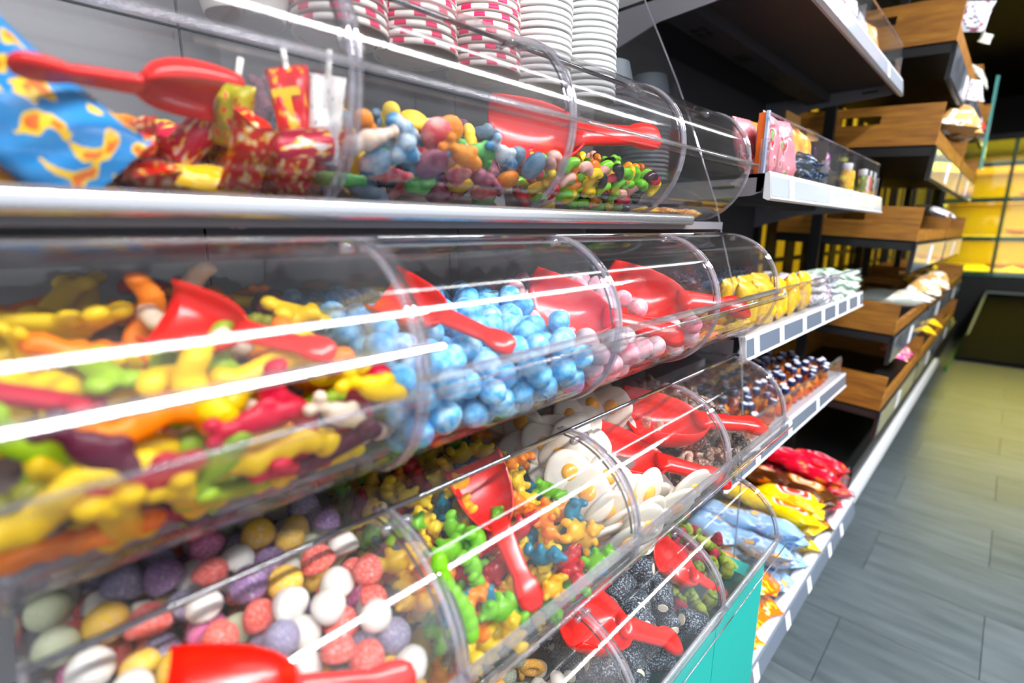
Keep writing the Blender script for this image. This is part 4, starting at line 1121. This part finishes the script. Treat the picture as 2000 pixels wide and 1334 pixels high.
obj('glass_post', MB().box(gp.x - .006, gp.x + .006, gp.y - 1.93, gp.y - 1.88, gp.z - .25, gp.z + .22).mesh('glass_post', plain('teal_glass', '#5ea39a', .15)), t)  # pale teal glass post in front of the rack, only parented to its frame
obj('top_rail', MB().box(-.70, -.66, 0, 4.0, 2.0, 2.04).mesh('top_rail', M_BLACK), t)
# black slatted back with lit gaps: warm bakery light shows through
t = thing('slatted_back', 'black slatted screen behind the crates with gaps of yellow light', 'screen', (-.72, 1.93, 0))
for q in range(17):
    obj('slat', MB().box(0, .012, q * .25, q * .25 + .11, .2, 2.2).mesh('slat', M_BLACK), t)
for z in (.62, .9, .99, 1.18, 1.46, 1.74):
    obj('cross_bar', MB().box(.0125, .02, 0, 4.2, z, z + .02).mesh('cross_bar', M_BLACK), t)
M_LIT = plain('lit_yellow_glass', '#d9b520', .5, emit=('#e0b01a', .45))
t = tag(obj('lit_panel', MB().box(0, .01, 0, 4.2, .7, 1.95).mesh('lit_panel', M_LIT), None, (-.80, 1.93, 0)), 'glowing yellow bakery window behind the black screen', 'window')
# goods in the crates
def crate_goods(px, py, X, key, label, cat, me, rot, n=1, dy=.1, dz=0.0, group=None):
    p = at_x(px, py, X)
    for i in range(n): bag('bread_bag' if cat == 'bread bag' else 'snack_pack', label + ('' if n == 1 else [', the nearest one', ', second from us', ', third from us', ', fourth from us'][i]), me, pm[key], (p.x, p.y + i * dy, p.z + dz * i), rot, group, cat)
pm['bread'] = printed('p_bread', '#c9985a', ['#f2ece0', '#e8e6e2', '#b8742a'], 4, rough=.2)
pm['clear'] = printed('p_clear', '#b9bfb4', ['#e8ece8', '#d8b060', '#8f9a90'], 5, rough=.15)
pm['pinky'] = printed('p_pinky', '#e0389a', ['#f8d820', '#fdf6e8', '#c01878'], 5)
LOAF = pouch_mesh(.13, .26, .09, 12, 16, seed=70)
crate_goods(1855, 235, -.235, 'bread', 'clear bag of bread rolls in the second-level crate', 'bread bag', LOAF, (.3, .2, .4), 2, .14, group='bread bags in the second-level crate')
crate_goods(1910, 150, -.205, 'clear', 'crumpled pale plastic bag hanging over the crate edge', 'bread bag', MIDB[0], (.9, .5, 1.2))
crate_goods(1925, 75, -.188, 'clear', 'small pale bag sticking out of the top crate', 'bread bag', SMALL[0], (.8, .4, .3))
crate_goods(1903, 32, -.212, 'white', 'white label sheets at the front of the top crate', 'bread bag', MIDB[1], (1.2, .2, .2))
crate_goods(1895, 175, -.202, 'white', 'white packet beside the pale plastic bag', 'snack pack', MIDB[2], (.9, .2, .5))
crate_goods(1730, 745, -.30, 'pinky', 'pink and yellow snack pack in the lowest nearest crate', 'snack pack', SMALL[0], (.2, .3, 1.0), 4, .05, .006, 'pink and yellow packs, lowest nearest crate')
crate_goods(1745, 690, -.30, 'pinky', 'pink and yellow snack pack in the lowest crate further back', 'snack pack', MIDB[0], (.2, .3, .6), 3, .07, .0, 'pink and yellow packs, lowest second crate')
crate_goods(1725, 583, -.34, 'clear', 'silver wrapped baguette bag in the fourth-level crate', 'bread bag', pouch_mesh(.07, .30, .05, 10, 16, seed=71), (0, .1, -1.1), 2, .10, group='baguette bags in the fourth-level crate')
crate_goods(1820, 412, -.27, 'white', 'white and pink snack pack in the third-level crate', 'snack pack', MIDB[1], (.3, .3, .9), 3, .16, group='white and pink packs in the third-level crate')
crate_goods(1800, 640, -.25, 'gold', 'yellow snack pack in the lowest crate by the aisle', 'snack pack', MIDB[0], (.3, .3, .9), 2, .25, group='yellow packs in the lowest crates')
crate_goods(1800, 560, -.27, 'bread', 'brown loaf bag in the fourth-level crate', 'bread bag', LOAF, (.1, .2, .2), 2, .35, group='loaf bags in the fourth-level crate')

# ------------------------------------------------------------------ far end: lit bakery cabinet, freezer, dark wall
for zz in (1.03, 1.42, 1.77, 1.97):
    area_light('cabinet_lamp', (.25, 8.0, zz), (0, 0, 0), 1.6, 1.2, 24, (1.0, .88, .10))
M_YEL = plain('yellow_cabinet_board', '#f2cf1c', .5)
M_GEDGE = plain('green_glass_edge', '#4f8f78', .15)
t = thing('bakery_cabinet', 'glass bakery cabinet lit yellow at the end of the aisle', 'display cabinet', (0, 7.25, 0))
for z in (.70, 1.06, 1.45, 1.80):
    s = obj('shelf', MB().box(-.62, 1.2, .03, 1.5, z - .012, z).mesh('shelf', M_YEL), t)
    obj('shelf_edge', MB().box(-.62, 1.2, .0, .028, z - .05, z - .01).mesh('shelf_edge', M_GEDGE), s)
obj('back_board', MB().box(-.62, 1.2, 1.5, 1.53, .55, 2.0).mesh('back_board', plain('ochre_board', '#b8a01c', .6)), t)
obj('side_glass', MB().box(-.620, -.616, .03, 1.5, .66, 2.0).mesh('side_glass', M_GLASS), t)
obj('front_glass', MB().box(-.616, 1.2, -.006, -.002, .66, 2.0).mesh('front_glass', M_GLASS), t)
obj('corner_post', MB().box(-.155, -.125, -.02, .0, .66, 2.0).mesh('corner_post', plain('teal_post', '#5c7f4a', .3)), t)
obj('plinth', MB().box(-.62, 1.2, 0, 1.5, 0, .64).mesh('plinth', M_BLACK), t)
obj('roof', MB().box(-.63, 1.2, -.02, 1.53, 2.0, 2.06).mesh('roof', M_BLACK), t)
for i, (x, y, z) in enumerate([(-.1, .4, .70), (.12, .5, .70), (.3, .35, .70), (0, .5, 1.06), (.25, .4, 1.06), (.05, .5, 1.45)]):
    o = obj('bread_loaf', coloured(LUMP, mottled('crust_bread', '#a8661c', '#d89a3c', 80, .3, .7, .5)), None, (x, 7.25 + y, z + .05)); o.scale = (7, 6, 6)
    tag(o, 'golden loaf on a shelf of the lit bakery cabinet', 'bread', 'loaves in the bakery cabinet')
# slanted black freezer front with pale frame
t = thing('chest_freezer', 'black slanted freezer with a thin pale frame at the aisle end', 'freezer', (0, 0, 0))
a, b = (5.95, .04), (7.18, .49)
obj('body', MB().add([(-.235, 5.85, 0), (.9, 5.85, 0), (.9, 7.24, 0), (-.19, 7.24, 0), (-.235, 5.85, .03), (.9, 5.85, .03), (.9, 7.24, .50), (-.165, 7.24, .50)], [(0, 3, 2, 1), (4, 5, 6, 7), (0, 1, 5, 4), (1, 2, 6, 5), (2, 3, 7, 6), (3, 0, 4, 7)]).mesh('body', plain('freezer_black', '#06070a', .75, spec=.15)), t)
def on_slope(x, v): return (x, a[0] + (b[0] - a[0]) * v, a[1] + (b[1] - a[1]) * v + .004)
M_PF = plain('pale_frame', '#9aa5a2', .3)
for p, q in ((on_slope(-.212, 0), on_slope(-.145, 1)), (on_slope(-.212, 0), on_slope(.85, 0)), (on_slope(-.145, 1), on_slope(.85, 1))):
    obj('frame_bar', MB().tube([p, q], .012, 6).mesh('frame_bar', M_PF), t)
t = tag(obj('floor_trim', MB().box(-.262, -.246, 5.3, 7.2, 0, .035).mesh('floor_trim', plain('green_trim', '#2c7a3c', .3)), None), 'green floor trim beside the freezer', 'trim')
t = thing('exit_lamp', 'small red light on a dark box near the ceiling end', 'lamp', (.12, 7.9, 2.20))
obj('box', MB().box(-.08, .2, -.03, .03, -.18, .12).mesh('box', plain('dark_box', '#1c1d26', .4)), t)
obj('light', MB().box(-.02, .1, -.035, -.031, -.03, .05).mesh('light', plain('red_led', '#ff1020', .4, emit=('#ff0a18', 2.5))), t)
